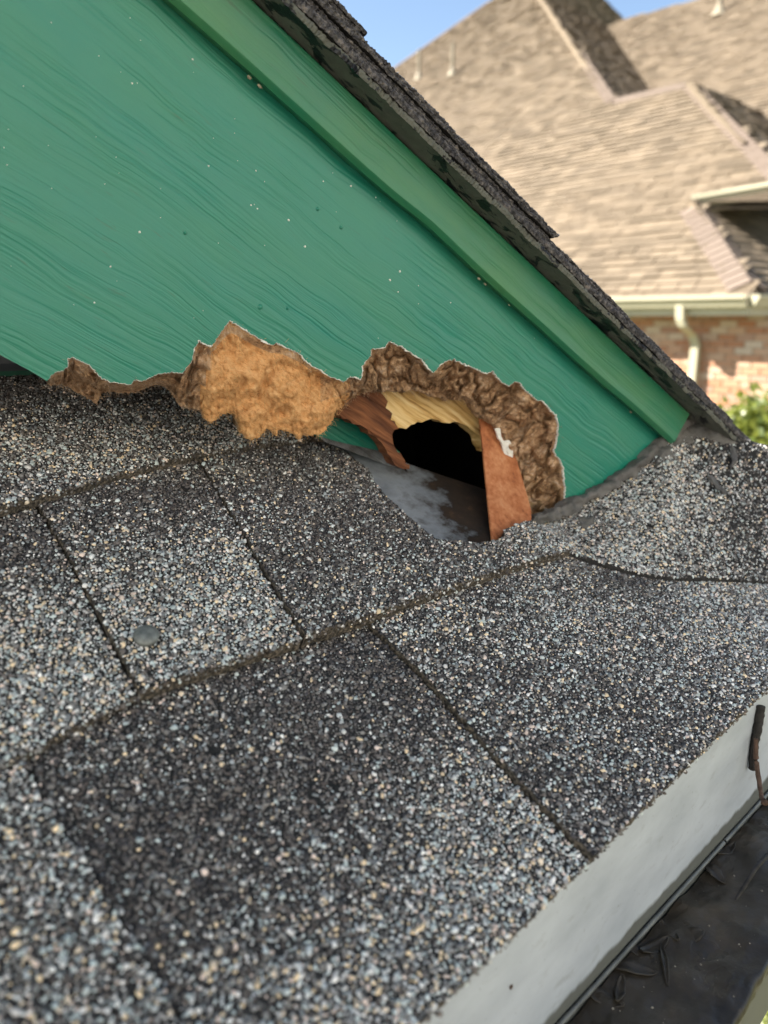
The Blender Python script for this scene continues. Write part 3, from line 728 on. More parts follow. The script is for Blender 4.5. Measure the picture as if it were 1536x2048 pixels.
# trim strip proud of the board, under the shingles
def trim():
    off = T_OFF; n = 240; us = np.linspace(-1.0, uv(1372, 842, off)[0], n); V, F = [], []
    for u in us:
        wb = .0006 * fb(u, 0, 0, 12, 3) + .0012 * math.exp(-((u + .165) / .02) ** 2)
        vb = V_TRB + .0011 + wb
        for (o_, v_) in ((.0002, vb + .0016), (.0050, vb + .0005), (.0072, vb - .0002), (.0077, vb - .0001), (off - .0008, vb + .0016), (off - .0003, vb + .0022), (off - .0006, vb + .0070), (off, V_TOP - .0010), (off - .0006, V_TOP - .0002), (.0, V_TOP + .0003)):
            V.append((u, v_, o_))
    m = 10
    for i in range(n - 1):
        for k in range(m - 1): F.append((i * m + k, (i + 1) * m + k, (i + 1) * m + k + 1, i * m + k + 1))
    F.append(tuple(range((n - 1) * m, n * m))[::-1])
    o = mesh('trim_strip', V, F, M_TRIM, GAB, False)
    rs = random.Random(2)
    for x, y in [(508, 138), (525, 160), (962, 545), (975, 556), (1022, 598), (1262, 818)]:
        q = uv(x, y, .004); r = rs.uniform(.0005, .0010)
        bm = bmesh.new(); bmesh.ops.create_icosphere(bm, subdivisions=1, radius=r)
        for v in bm.verts: v.co = Vector((v.co.x * rs.uniform(1.0, 1.9), v.co.y * rs.uniform(.6, 1), v.co.z)) + Vector((q[0], V_TRB + .0004, .0050))
        me = bpy.data.meshes.new('dirt_crumb'); bm.to_mesh(me); bm.free(); me.materials.append(M_DIRT); link('dirt_crumb', me, GAB)
trim()

# behind the hole: pine framing, stained wood, a second painted strip, rusted flashing, near-black box painting the cavity's shade
G2 = -.030
def px_slab(name, pxs, off, th, mats, parent, jit=.0003, step=.0022, seed=1):
    pl = sub_poly([uv(x, y, off)[:2] for x, y in pxs], step, jit, seed)
    return slab(name, pl, lambda x, y: off + .0006 * fb(x, y, 0, 200, 2), lambda x, y: off - th, mats, parent)
px_slab('pine_framing', [(735, 752), (800, 745), (900, 750), (985, 780), (985, 850), (972, 905), (962, 880), (950, 866), (935, 852), (915, 844), (892, 846), (870, 839), (850, 842), (822, 850), (812, 858), (795, 856), (778, 838), (782, 826), (768, 815), (772, 800), (755, 785)], G2, .010, [M_PINE, M_PINE], GAB, .0005)
px_slab('stained_framing', [(672, 830), (690, 800), (712, 772), (745, 755), (758, 780), (775, 803), (771, 816), (785, 827), (781, 840), (797, 857), (784, 868), (786, 884), (792, 898), (805, 914), (819, 930), (818, 938), (806, 938), (790, 930), (775, 908), (762, 884), (735, 860), (700, 842)], G2 + .0012, .010, [M_WETWOOD, M_WETWOOD], GAB, .0006, seed=4)
px_slab('inner_green_strip', [(610, 838), (680, 822), (760, 870), (800, 905), (800, 922), (770, 908), (700, 892), (640, 878)], G2 - .020, .004, [M_PAINT, M_PAINT], GAB, .0001)
px_slab('strip_flashing', [(640, 874), (700, 889), (775, 905), (818, 932), (822, 946), (760, 925), (700, 902), (650, 884)], G2 - .018, .001, [M_GALV, M_GALV], GAB, .0001)
def r1off(px, py): return (MGi @ hit((px, py), R0 + NV * .004, NV)).z
OB = r1off(985, 1086)
def rust_off(y): return -.0225 + (OB + .0225) * max(0, (y - 822) / 264) ** 1.6
def rust_flap():
    L = [(957, 822), (961, 850), (965, 890), (969, 930), (973, 970), (977, 1010), (981, 1050), (985, 1086), (984, 1090)]
    R = [(962, 822), (990, 848), (1014, 878), (1032, 915), (1044, 955), (1054, 990), (1063, 1022), (1062, 1048), (1012, 1064)]
    Lf, Rf = densify(L, 40) + [L[-1]], densify(R, 40) + [R[-1]]; V, F = [], []; m = 12
    for k in range(41):
        for t in range(m):
            f = t / (m - 1); x, y = Lf[k][0] + (Rf[k][0] - Lf[k][0]) * f, Lf[k][1] + (Rf[k][1] - Lf[k][1]) * f
            V.append(uv(x, y, rust_off(y) - .004 * f * f + .0006 * fb(x * .02, y * .02, 1, 1, 2)))
    n0 = len(V); V += [(a, b, c - .0012) for a, b, c in V]
    for k in range(40):
        for t in range(m - 1):
            q = (k * m + t, k * m + t + 1, (k + 1) * m + t + 1, (k + 1) * m + t); F += [q, tuple(i + n0 for i in q)[::-1]]
        F += [(k * m, (k + 1) * m, n0 + (k + 1) * m, n0 + k * m), (k * m + m - 1, n0 + k * m + m - 1, n0 + (k + 1) * m + m - 1, (k + 1) * m + m - 1)]
    F.append(tuple(range(40 * m, 41 * m)) + tuple(range(n0 + 41 * m - 1, n0 + 40 * m - 1, -1)))
    o = mesh('rusted_flashing', V, F, M_RUST, GAB, True); o.modifiers.new('hard', 'EDGE_SPLIT').split_angle = .9; return o
rust = rust_flap()
px_slab('paint_remnant', [(990, 857), (1000, 856), (1002, 872), (1008, 882), (1018, 880), (1026, 898), (1026, 915), (1016, 922), (1008, 905), (1004, 888), (996, 876)], rust_off(890) + .0006, .0012, [M_PRIMER, M_PRIMER], rust, .0002)
def cavity_shade():  # added box behind the hole, coloured near black as its shade
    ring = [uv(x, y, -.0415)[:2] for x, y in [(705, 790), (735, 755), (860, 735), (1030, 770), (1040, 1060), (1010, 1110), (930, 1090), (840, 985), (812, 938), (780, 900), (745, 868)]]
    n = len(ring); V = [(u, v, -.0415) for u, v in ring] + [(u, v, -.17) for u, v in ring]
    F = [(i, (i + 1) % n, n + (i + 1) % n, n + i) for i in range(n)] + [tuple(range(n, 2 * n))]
    mesh('cavity_shade_box', V, F, M_HOLE_SHADE, GAB)
cavity_shade()
# metal pan lying on the roof under the hole
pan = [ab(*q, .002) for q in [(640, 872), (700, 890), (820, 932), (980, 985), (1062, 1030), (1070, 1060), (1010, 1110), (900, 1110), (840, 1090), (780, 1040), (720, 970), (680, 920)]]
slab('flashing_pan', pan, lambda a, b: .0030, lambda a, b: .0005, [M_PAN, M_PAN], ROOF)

# shingles and felt over the rake
RK = thing('gable_roof', 'dark layered shingle edge above the green trim strip', 'roof', MG)
def layer(name, v0, v1, off, u0, u1, seed, mats, und=None, droop=0.0, back=-.75, jit=.00045):
    n = int((u1 - max(u0, -.42)) / .0008); us = ([u0] if u0 < -.42 else []) + list(np.linspace(max(u0, -.42), u1, n)); rs = random.Random(seed); V, F, M = [], [], []
    for u in us:
        j = rs.gauss(0, jit) + .0010 * fb(u, seed, 0, 60, 3); k = rs.gauss(0, jit * .5); vm = (v0 + v1) / 2
        dv = .0007 * fb(u, seed + 3, 0, 25, 3) - droop * max(0, u + .1)
        V += [(u, v0 + dv, back), (u, v0 + dv, off - .0006 + j), (u, vm + dv + k, off + j + rs.gauss(0, jit * .6)), (u, v1 + dv + k, off - .0007 + j + rs.gauss(0, jit * .5)), (u, v1 + dv, back)]
    for i in range(len(us) - 1):
        a, b = i * 5, i * 5 + 5
        for c in range(4): F.append((a + c, b + c, b + c + 1, a + c + 1)); M.append(1 if c == 0 else 0)
    e = (len(us) - 1) * 5; F.append((e + 4, e + 3, e + 2, e + 1, e)); M.append(0); 
    return mesh(name, V, F, [mats, und or mats], RK, fmat=M)
UE = uv(1507, 869, R_OFF)[0]
us1 = uv(1117, 471, R_OFF - .002)[0]; us2 = uv(740, 60, R_OFF - .002)[0]
for k, (nm, v0, v1, do, ue, mt, und) in enumerate((
        ('starter_shingle', .1071, .1100, -.0005, UE - .004, M_FELT, M_FELT), ('starter_shingle', .1102, .1136, 0, UE, M_RAKE, M_BED),
        ('edge_shingle', .1138, .1156, -.0018, UE + .003, M_RAKE, M_BED), ('edge_shingle', .1158, .1174, -.0030, UE - .02, M_RAKE, M_BED),
        ('edge_shingle', .1176, .1195, -.0012, us1 - .002, M_RAKE, M_BED), ('edge_shingle', .1196, .1216, -.0020, us1, M_RAKE, M_BED),
        ('edge_shingle', .1218, .1234, -.0030, us2 - .003, M_RAKE, M_BED), ('edge_shingle', .1235, .1252, -.0024, us2, M_RAKE, M_BED))):
    layer(nm, rv(v0), rv(v1), R_OFF + do, -1.0, ue, k + 1, mt, und, jit=.0003)
slab('roof_deck', [(-1.0, V_TOP - .0096), (UE - .03, V_TOP - .0096), (UE - .03, V_TOP - .0002), (-1.0, V_TOP - .0002)], lambda x, y: -.0205, lambda x, y: -.75, [M_DECK, M_DECK], RK)

# head wall behind the overhang with its grey flashing (own roof frame, up to the gable deck)
def headwall():
    a_s = np.linspace(-1.2, .35, 60); pts = []
    for a in a_s:
        base = MR @ Vector((a, b_wall, 0)); g = MGi @ base
        dz = (.097 - g.y) / GV.z            # rise until the gable deck
        if dz > .004: pts.append((base, dz))
    V, F = [], []; dn = -UH * .0
    for base, dz in pts: V += [base - UP * .02, base + UP * dz, base + UH * .05 - UP * .0, base + UH * .05 + UP * dz]
    for i in range(len(pts) - 1):
        a, b = i * 4, i * 4 + 4; F += [(a, b, b + 1, a + 1), (a + 1, b + 1, b + 3, a + 3)]
    o = mesh('head_wall', V, F, m_simple('green_siding', (.03, .13, .085), .6, .4, 30, .2), None)
    tag(o, 'green head wall hidden behind the rake board overhang', 'wall')
    fl = mesh('wall_flashing', [], [], M_GALV, o); V, F = [], []
    for base, dz in pts:
        h = min(.03, dz * .9); f0 = base - UH * .003
        V += [f0 - UH * .012 + NV * .0098, f0 + UP * .012, f0 + UP * h]
    for i in range(len(pts) - 1):
        a, b = i * 3, i * 3 + 3; F += [(a, b, b + 1, a + 1), (a + 1, b + 1, b + 2, a + 2)]
    fl.data.from_pydata([tuple(v) for v in V], [], F); fl.data.materials.clear(); fl.data.materials.append(m_simple('weathered_lead_flashing', (.10, .105, .115), .6, .4, 40, .3)); fl.data.update()
headwall()

# ================================================================== gutter
HD = -UH
MGU = frame(E0, EV, HD, UP); MGUi = MGU.inverted()
GUT = thing('gutter', 'white metal eave gutter holding wet silt and leaves', 'gutter', MGU)
def prism_along(name, prof, a0, a1, mat, parent, step=.02, wob=0.0, closed=False, smooth=False, zt=0.0):
    n = max(2, int((a1 - a0) / step)); V, F = [], []; m = len(prof)
    for i in range(n + 1):
        a = a0 + (a1 - a0) * i / n
        for k, (h, z) in enumerate(prof): V.append((a, h + wob * fb(a, k, 0, 20, 3), z + wob * fb(a, k + 7, 0, 20, 3) + zt * a))
    for i in range(n):
        for k in range(m if closed else m - 1): F.append((i * m + k, (i + 1) * m + k, (i + 1) * m + (k + 1) % m, i * m + (k + 1) % m))
    return mesh(name, V, F, mat, parent, smooth)
FRONT = .0395
SL = -.06                                       # the gutter falls away to the right
prism_along('back_wall', [(-.03, .0142), (-.0085, .0038), (-.0048, .0020), (-.0040, .0005), (-.0040, -.080)], -.75, 1.3, M_GUTTER, GUT, .02, .0003)
M_LIP = m_simple('dull_grey_lip', (.10, .105, .10), .45, .5, 60, .35)
for k, (h, z, r) in enumerate(((-.0026, -.0665, .0008),)):
    prism_along('lip', [(h - r, z + r), (h, z + r * 1.2), (h + r, z + r * .4), (h + r, z - r), (h - r, z - r * 1.3)], -.75, .148, M_LIP, GUT, .02, .0002, True, True, SL)
    prism_along('lip', [(h - r, z + r), (h, z + r * 1.2), (h + r, z + r * .4), (h + r, z - r), (h - r, z - r * 1.3)], .1495, 1.3, M_LIP, GUT, .02, .0002, True, True, SL)
prism_along('trough', [(-.004, -.06), (-.004, -.12), (FRONT - .004, -.12), (FRONT - .0016, -.11), (FRONT - .0016, -.078), (FRONT - .003, -.078), (FRONT - .006, -.115), (-.003, -.115)], -.75, 1.3, M_GUTTER, GUT, .03, .0004, zt=SL * .8)
prism_along('fascia_board', [(-.014, -.001), (-.014, -.15), (-.03, -.15), (-.03, -.001)], -.75, 1.3, M_DECK, GUT, .1)
ZW = -.0715
def mud():
    V, F = [], []; A = np.linspace(-.3, .6, 300); m = 44
    for a in A:
        fr_ = FRONT + .0016 * fb(a, 2, 5, 30, 3) + .0008 * fb(a, 4, 5, 160, 3)
        for k in range(m):
            h = -.003 + (fr_ + .003) * min(k, m - 5) / (m - 5)
            z = ZW + SL * a + .0022 * fb(a, h, 1, 22, 3) + .0014 * fb(a, h, 3, 70, 4) + .0005 * fb(a, h, 2, 300, 3)
            e = max(0, k - (m - 5)); h -= .0012 * (e > 2) - .0006 * (e == 1); z -= .0030 * e
            V.append((a, h, z))
    for i in range(len(A) - 1):
        for k in range(m - 1): F.append((i * m + k, (i + 1) * m + k, (i + 1) * m + k + 1, i * m + k + 1))
    o = mesh('gutter_silt', V, F, M_MUD, None, True); o.matrix_world = MGU; tag(o, 'dark wet silt lying in the bottom of the gutter', 'silt', kind='stuff')
mud()
# grit in the silt
def grit():
    rs = random.Random(44); V, F = [], []
    for _ in range(170):
        a, h = rs.uniform(-.05, .3), rs.uniform(.002, FRONT - .004); r = rs.choice((.0002, .0003, .0003, .0006)); z = ZW + SL * a + .0022 * fb(a, h, 1, 22, 3) + .0014 * fb(a, h, 3, 70, 4)
        b0 = len(V); V += [(a + r * rs.uniform(.6, 1.6) * math.cos(t), h + r * math.sin(t), z - .0002) for t in (0, 1.3, 2.6, 3.9, 5.1)] + [(a, h, z + r * .8)]
        F += [(b0 + k, b0 + (k + 1) % 5, b0 + 5) for k in range(5)]
    o = mesh('silt_grit', V, F, m_simple('pale_grit', (.22, .20, .17), .8, .3, 900, .6), None); o.matrix_world = MGU; tag(o, 'scattered pale grit specks on the dark gutter silt', 'grit', kind='stuff')
grit()
def gut(px, dz=0.0):
    """pixel to the silt surface"""
    p = hit(px, E0 + UP * (ZW + dz), UP); return MGUi @ p
def wet_leaf(i, px, L, wd, rot, label):
    c = gut(px); rs = random.Random(i); n, m = 12, 5; V, F = [], []
    for k in range(n + 1):
        t = k / n; ww = wd * math.sin(math.pi * min(1, t * .95 + .04)) ** .8 * rs.uniform(.9, 1.1)
        for j in range(m):
            s = j / (m - 1) * 2 - 1
            V.append(((t - .5) * L, s * ww, -.0006 + .0009 * abs(s) + .0012 * math.sin(t * 5 + i) + .0003 * rs.random()))
    for k in range(n):
        for j in range(m - 1): F.append((k * m + j, (k + 1) * m + j, (k + 1) * m + j + 1, k * m + j + 1))
    F.append(tuple(range(m))[::-1])
    o = mesh('wet_leaf', V, F, M_LEAF, None, True)
    md = o.modifiers.new('thick', 'SOLIDIFY'); md.thickness = .0004
    o.matrix_world = MGU @ Matrix.Translation((c.x, c.y, ZW + SL * c.x + .0008)) @ Matrix.Rotation(rot, 4, 'Z')
    tag(o, label, 'leaf', 'sodden leaves in the gutter')
for i, (px, L, wd, rot) in enumerate([((1265, 1930), .020, .0032, .9), ((1272, 1890), .014, .0022, 1.3), ((1310, 1880), .016, .003, .3), ((1340, 1850), .012, .0028, 2.1), ((1390, 1855), .010, .003, .5), ((1330, 1915), .022, .0012, 2.6), ((1430, 1720), .014, .0034, 1.9), ((1200, 1990), .018, .0034, 1.2), ((1455, 1670), .016, .0028, .2), ((1240, 1975), .014, .002, 2.8), ((1300, 1810), .010, .0026, 1.0)]):
    wet_leaf(i, px, L, wd, rot, 'sodden dark leaf stuck in the gutter silt')
def stick(name, pxs, rads, offs, mat, label, cat, seed):
    pts = []
    for (px, o_) in zip(pxs, offs):
        pts.append(MGUi @ hit(px, E0 + HD * (-.004 + o_), HD))
    P = resample([Vector(p) for p in pts], 24); R = np.interp(np.linspace(0, 1, 24), np.linspace(0, 1, len(rads)), rads)
    V, F = tube_data(P, list(R), 9, .16, seed); o = mesh(name, V, F, mat, None, True); o.matrix_world = MGU; return tag(o, label, cat)
stick('stick', [(1522, 1412), (1516, 1450), (1509, 1490), (1504, 1538)], [.0022, .0024, .0021, .0018], [.0018, .002, .0022, .0024], M_STICK, 'short black stick leaning against the white gutter wall', 'stick', 1)
stick('twig', [(1512, 1478), (1512, 1515), (1518, 1560), (1523, 1592), (1530, 1606)], [.0010, .0012, .0012, .0010, .0018], [.005, .006, .010, .014, .017], M_TWIG, 'thin brown twig hooked beside the black stick', 'twig', 2)
stick('twig', [(1470, 1800), (1490, 1770), (1512, 1735), (1545, 1700)], [.0004, .0009, .0010, .0008], [.030, .031, .032, .033], M_STICK, 'thin dark forked twig half sunk in silt', 'twig', 3)
def seed_():
    p = MGUi @ hit((1021, 1973), E0 - HD * .004, HD); bm = bmesh.new(); bmesh.ops.create_icosphere(bm, subdivisions=2, radius=.0007)
    for v in bm.verts: v.co = Vector((v.co.x * 1.1, v.co.y * .6, v.co.z * 1.3)) + p + Vector((0, .0003, 0))
    me = bpy.data.meshes.new('seed'); bm.to_mesh(me); bm.free(); me.materials.append(M_TWIG); o = link('seed', me); o.matrix_world = MGU
    tag(o, 'tiny brown seed stuck to the white gutter wall', 'seed')
seed_()

# ================================================================== neighbour house
def m_tan(name, c, var=.16):
    n = N(name); o = n.new('TexCoord').outputs['Object']; r = n.orand(); g = n.new('NewGeometry').outputs['Position']
    f = n.noise(g, 2.0, 3); f2 = n.noise(g, 60, 3); ri = n.new('NewGeometry').outputs['Random Per Island']
    v = n.math('ADD', n.math('MULTIPLY', n.math('SUBTRACT', f, .5), .5), n.math('SUBTRACT', n.math('FRACT', n.math('ADD', r, ri)), .5))
    lo = tuple(x * (1 - var * 1.6) for x in c); hi = tuple(x * (1 + var) for x in c)
    col = n.mix(n.math('ADD', v, .5), lo, hi)
    return n.done(col, .9, .2, 0, n.bump(f2, .5, .01))
M_TAN = m_tan('tan_shingle', (.178, .138, .095), .18); M_CAP = m_tan('pinkish_cap_shingle', (.165, .127, .100), .06)
M_CREAM = m_simple('cream_painted_metal', (.42, .385, .27), .5, .4, 2, .06)
M_MORTAR = m_simple('mortar', (.42, .36, .29), .9, .1, 30, .15)
def m_brick():
    n = N('red_brick'); r = n.orand(); o = n.obj()
    c = n.ramp(r, [(0, (.40, .19, .11)), (.3, (.46, .25, .155)), (.55, (.50, .32, .22)), (.8, (.56, .45, .35)), (1, (.36, .18, .12))])
    return n.done(c, .9, .15, 0, n.bump(n.noise(n.new('NewGeometry').outputs['Position'], 60, 3), .4, .004))
M_BRICK = m_brick()
DN = 9.0
ND = azv(-40.8)                       # eave direction, leftwards and away
NO = azv(229.2)                       # outward from the lit slope
PN = math.radians(38)
eave_p = CAM + ray(1350, 598) * DN
NF = (NO * math.sin(PN) + UP * math.cos(PN)).normalized()
NS = (-NO * math.cos(PN) + UP * math.sin(PN)).normalized()     # up the lit slope
NX = -ND                              # rightwards along the eave
NO2 = azv(139.2); NF2 = (NO2 * math.sin(PN) + UP * math.cos(PN)).normalized(); NS2 = (-NO2 * math.cos(PN) + UP * math.sin(PN)).normalized()
HOUSE = thing('neighbour_house', 'red brick house with tan shingled hip roof and cream gutters', 'house', Matrix.Translation((eave_p.x, eave_p.y, 0)))
HI = Matrix.Translation((-eave_p.x, -eave_p.y, 0))
def hmesh(name, verts, faces, mat, parent, smooth=False): return mesh(name, [HI @ Vector(v) for v in verts], faces, mat, parent, smooth)
NROOF = mesh('roof', [], [], M_TAN, HOUSE)
def plane_poly(px, p0, nrm): return [hit(q, p0, nrm) for q in px]
def proj(p):
    d = p - CAM; z = d.y * math.cos(PITCH) - d.z * math.sin(PITCH); u = d.y * math.sin(PITCH) + d.z * math.cos(PITCH)
    return 768 + FPX * d.x / z, 1024 - FPX * u / z
def on_eave(px):                      # point of the level eave line under a photo column
    t0, t1 = -6.0, 3.0
    for _ in range(50):
        tm = (t0 + t1) / 2
        if proj(eave_p + NX * tm)[0] < px: t0 = tm
        else: t1 = tm
    return eave_p + NX * t0
c_l, c_r = on_eave(700), on_eave(1500)
# (the wing over the second gutter continues to the right of the picture)
pF = [c_l] + plane_poly([(720, 190), (800, 130), (985, 0), (1035, -36), (1062, -36), (1092, 0), (1230, 200), (1385, 165), (1620, 400), (1610, 358), (1392, 404), (1512, 580)], eave_p, NF) + [c_r]
h1 = hit((1165, 100), eave_p, NF); pD1 = plane_poly([(1062, -36), (1150, -60), (1250, 42), (1390, 168), (1385, 190), (1230, 215)], h1 - NF * .02, NF2)
backp = eave_p - NO * 5.0 + UP * 2.2
pT = plane_poly([(1200, 60), (1245, 40), (1480, -25), (1540, -25), (1700, 60), (1700, 420), (1400, 420), (1300, 300)], backp, NF)
h2 = hit((1470, 250), eave_p, NF); pD2 = plane_poly([(1378, 160), (1545, 232), (1640, 275), (1640, 440), (1470, 265)], h2 - NF * .05, NF2)
h3 = hit((1455, 490), eave_p, NF); pD3 = plane_poly([(1385, 400), (1640, 360), (1700, 590), (1520, 592)], h3 - NF * .05, NF2)
V, F = [], []
for pl, nf in ((pF, NF), (pD1, NF2), (pT, NF), (pD2, NF2), (pD3, NF2)):
    # each slope a 0.1 m thick slab
    loc = [HI @ p for p in pl]; b0 = len(V); n = len(loc); V += loc + [p - nf * .1 for p in loc]
    c = frame(pl[0], *( (NX, NS, NF) if nf is NF else (-NO, NS2, NF2))).inverted()
    for t in tessellate_polygon([[Vector(((c @ p).x, (c @ p).y, 0)) for p in pl]]): F += [tuple(b0 + i for i in t), tuple(b0 + n + i for i in t)[::-1]]
    for i in range(n): F.append((b0 + i, b0 + (i + 1) % n, b0 + n + (i + 1) % n, b0 + n + i))
NROOF.data.from_pydata([tuple(v) for v in V], [], F); NROOF.data.update()
bmn = bmesh.new(); bmn.from_mesh(NROOF.data); bmesh.ops.recalc_face_normals(bmn, faces=bmn.faces); bmn.to_mesh(NROOF.data); bmn.free()
# shingle tabs on the slopes
tabs = []
def lay(poly, X, Y, Z, mat, seed):
    rs = random.Random(seed); o = poly[0]; M = frame(o, X, Y, Z); Mi = M.inverted(); P2 = [(Mi @ p)[:2] for p in poly]
    xs = [p[0] for p in P2]; ys = [p[1] for p in P2]; y = min(ys)
    while y < max(ys):
        x = min(xs) - rs.random() * .3
        while x < max(xs):
            wd = rs.uniform(.20, .30)
            if inside(P2, np.array([x + wd / 2]), np.array([y + .07]))[0]:
                tabs.append((M @ Vector((x + wd / 2, y, 0)), X, Y, Z, wd, rs.choice((.022, .028, .036)), mat))
            x += wd + .004
        y += .142
lay(pF, NX, NS, NF, M_TAN, 1); lay(pD1, -NO, NS2, NF2, M_TAN, 2); lay(pT, NX, NS, NF, M_TAN, 3); lay(pD2, -NO, NS2, NF2, M_TAN, 4); lay(pD3, -NO, NS2, NF2, M_TAN, 5)
def visible(p):
    x, y = proj(p); return -10 < x < 1546 and -10 < y < 640 and (y < 133 + (x - 795) * 1.06 - 8 or x > 1507) is False if False else (-10 < x < 1546 and -10 < y < 640 and y < 40 + (x - 725) * 1.06)
# nearest visible ones become pieces of their own
vis = sorted([t for t in tabs if visible(t[0])], key=lambda t: (t[0] - CAM).length); hid = [t for t in tabs if not visible(t[0])]
def tab_geo(wd, th): return ([(-wd / 2, 0, th), (wd / 2, 0, th), (wd / 2, .16, .004), (-wd / 2, .16, .004), (-wd / 2, 0, 0), (wd / 2, 0, 0), (wd / 2, .16, 0), (-wd / 2, .16, 0)],
                             [(0, 1, 2, 3), (4, 5, 1, 0), (5, 6, 2, 1), (7, 4, 0, 3), (6, 7, 3, 2)])
cache = {}
for (p, X, Y, Z, wd, th, mat) in vis[:290]:
    k = (round(wd * 20), th)
    if k not in cache:
        v, f = tab_geo(k[0] / 20, th); me = bpy.data.meshes.new('shingle'); me.from_pydata(v, [], f); me.materials.append(mat); cache[k] = me
    o = link('shingle', cache[k], NROOF); o.matrix_local = HI @ frame(p, X, Y, Z)
V, F = [], []
for (p, X, Y, Z, wd, th, mat) in vis[290:] + hid:
    v, f = tab_geo(wd, th); M = HI @ frame(p, X, Y, Z); b0 = len(V); V += [M @ Vector(c) for c in v]; F += [tuple(b0 + i for i in q) for q in f]
o = mesh('far_shingles', V, F, M_TAN, NROOF); o['kind'] = 'stuff'
# hip and ridge caps
def caps(q0, q1, p0, nrm, wdt, na, nb, seed):
    a, b = hit(q0, p0, nrm), hit(q1, p0, nrm); d = (b - a); L = d.length; d.normalize(); k = int(L / .15)
    sa = (na - na.dot(d) * d).normalized(); s1 = d.cross(na).normalized(); s2 = -d.cross(nb).normalized()
    if s1.z > 0: s1 = -s1
    if s2.z > 0: s2 = -s2
    me = bpy.data.meshes.new('hip_cap')
    n0 = (na + nb).normalized()
    v = []
    for t, h in ((0, .030), (.19, .010)):
        for s in (s1 * wdt, n0 * .012, s2 * wdt): v.append(tuple(d * t + s + n0 * h))
    v += [tuple(Vector(c) - n0 * .03) for c in v]
    me.from_pydata(v, [], [(0, 1, 4, 3), (1, 2, 5, 4), (6, 7, 1, 0), (7, 8, 2, 1), (3, 4, 10, 9), (4, 5, 11, 10), (0, 3, 9, 6), (2, 8, 11, 5)])
    me.materials.append(M_CAP); bm = bmesh.new(); bm.from_mesh(me); bmesh.ops.recalc_face_normals(bm, faces=bm.faces); bm.to_mesh(me); bm.free()
    for i in range(k):
        o = link('hip_cap', me, NROOF); o.matrix_local = HI @ Matrix.Translation(a + d * (i * .15) + n0 * .012)
caps((1230, 202), (1085, -12), eave_p, NF, .17, NF, NF2, 1)
caps((1500, 570), (1392, 408), eave_p, NF, .24, NF, NF2, 2)
caps((1600, 385), (1385, 166), eave_p, NF, .19, NF, NF2, 3)
caps((1232, 202), (1385, 167), eave_p, NF, .16, NF, (NF2 + UP).normalized(), 4)
caps((600, 270), (985, 0), eave_p, NF, .14, NF, (-NO2 * .6 + UP * .8), 5)
# gutters, fascia, soffit, wall, downspout
def beam(name, a, b, prof, mat, parent):
    """profile (out, up) swept from a to b along the eave"""
    d = (b - a).normalized(); out = Vector((d.y, -d.x, 0)); out = out if out.dot(NO) > 0 or out.dot(NO2) > .5 else -out
    V = [p + out * o_ + UP * z for p in (a, b) for o_, z in prof]; m = len(prof)
    F = [(k, (k + 1) % m, m + (k + 1) % m, m + k) for k in range(m)] + [tuple(range(m))[::-1], tuple(range(m, 2 * m))]
    o = hmesh(name, V, F, mat, parent); return o
GP = [(.0, .0), (.0, -.13), (.07, -.13), (.10, -.06), (.125, -.04), (.125, .0), (.11, .0), (.11, -.03)]
for nm, a, b in (('gutter', c_l, c_r), ('gutter', c_r, c_r - NO * -1.6 * 0 + azv(49.2 + 20) * 1.8), ('gutter', hit((1390, 398), eave_p, NF), hit((1660, 352), eave_p, NF))):
    beam(nm, a + UP * .03, b + UP * .03, GP, M_CREAM, HOUSE)
    beam('fascia_board', a + UP * .01, b + UP * .01, [(-.03, -.01), (-.03, -.20), (-.001, -.20), (-.001, -.01)], M_CREAM, HOUSE)
ws = c_l - NO * .40; we = c_r - NO * .40 + NX * .1
beam('soffit', c_l - UP * .16, c_r - UP * .16, [(-.03, -.001), (-.45, -.001), (-.45, -.03), (-.03, -.03)], M_CREAM, HOUSE)
zt = c_l.z - .17
WALL = hmesh('brick_wall', [Vector((p.x, p.y, z)) - NO * t for t in (0, .2) for p in (ws, we + NX * 2.5) for z in (0, zt)], [(0, 2, 3, 1), (4, 5, 7, 6), (0, 1, 5, 4), (2, 6, 7, 3), (1, 3, 7, 5)], M_MORTAR, HOUSE)
# individual bricks where the wall can be seen
bme = None; c0 = Vector((we.x, we.y, 0)); count = 0; rs = random.Random(6)
for r in range(26):
    z = zt - .035 - r * .0765
    for k in range(-6, 14):
        c = c0 + NX * (1.1 - k * .2125 - (r % 2) * .106) + UP * z + NO * .004
        x, y = proj(c)
        if not (1215 < x < 1575 and y < 900) or y > 620 + (x - 1235) * .98 + 60: continue
        if bme is None:
            bo = box('brick', Vector((0, 0, 0)), .2025, .03, .066, M_BRICK, None, NX, NO, UP, .004); bme = bo.data; bpy.data.objects.remove(bo)
        o = link('brick', bme, WALL); o.matrix_local = HI @ Matrix.Translation(c + NO * rs.uniform(-.003, .003)); count += 1
# downspout with an offset elbow
def downspout():
    top = hit((1360, 612), eave_p + NO * .05, NO); ws_ = (top - NO * 0); pl = eave_p - NO * .33
    pts = [hit((1362, 600), eave_p + NO * .05, NO), hit((1362, 640), eave_p + NO * .03, NO), hit((1368, 655), eave_p, NO), hit((1386, 672), eave_p - NO * .27, NO), hit((1392, 690), eave_p - NO * .31, NO)]
    pts.append(Vector((pts[-1].x, pts[-1].y, .05)))
    V, F = [], []
    for p in pts:
        for sx, sy in ((-1, -1), (1, -1), (1, 1), (-1, 1)): V.append(p + NX * .055 * sx + NO * .04 * sy)
    for i in range(len(pts) - 1):
        for k in range(4): F.append((i * 4 + k, i * 4 + (k + 1) % 4, i * 4 + 4 + (k + 1) % 4, i * 4 + 4 + k))
    o = hmesh('downspout', V, F, M_CREAM, HOUSE); o.modifiers.new('soft', 'BEVEL').width = .012
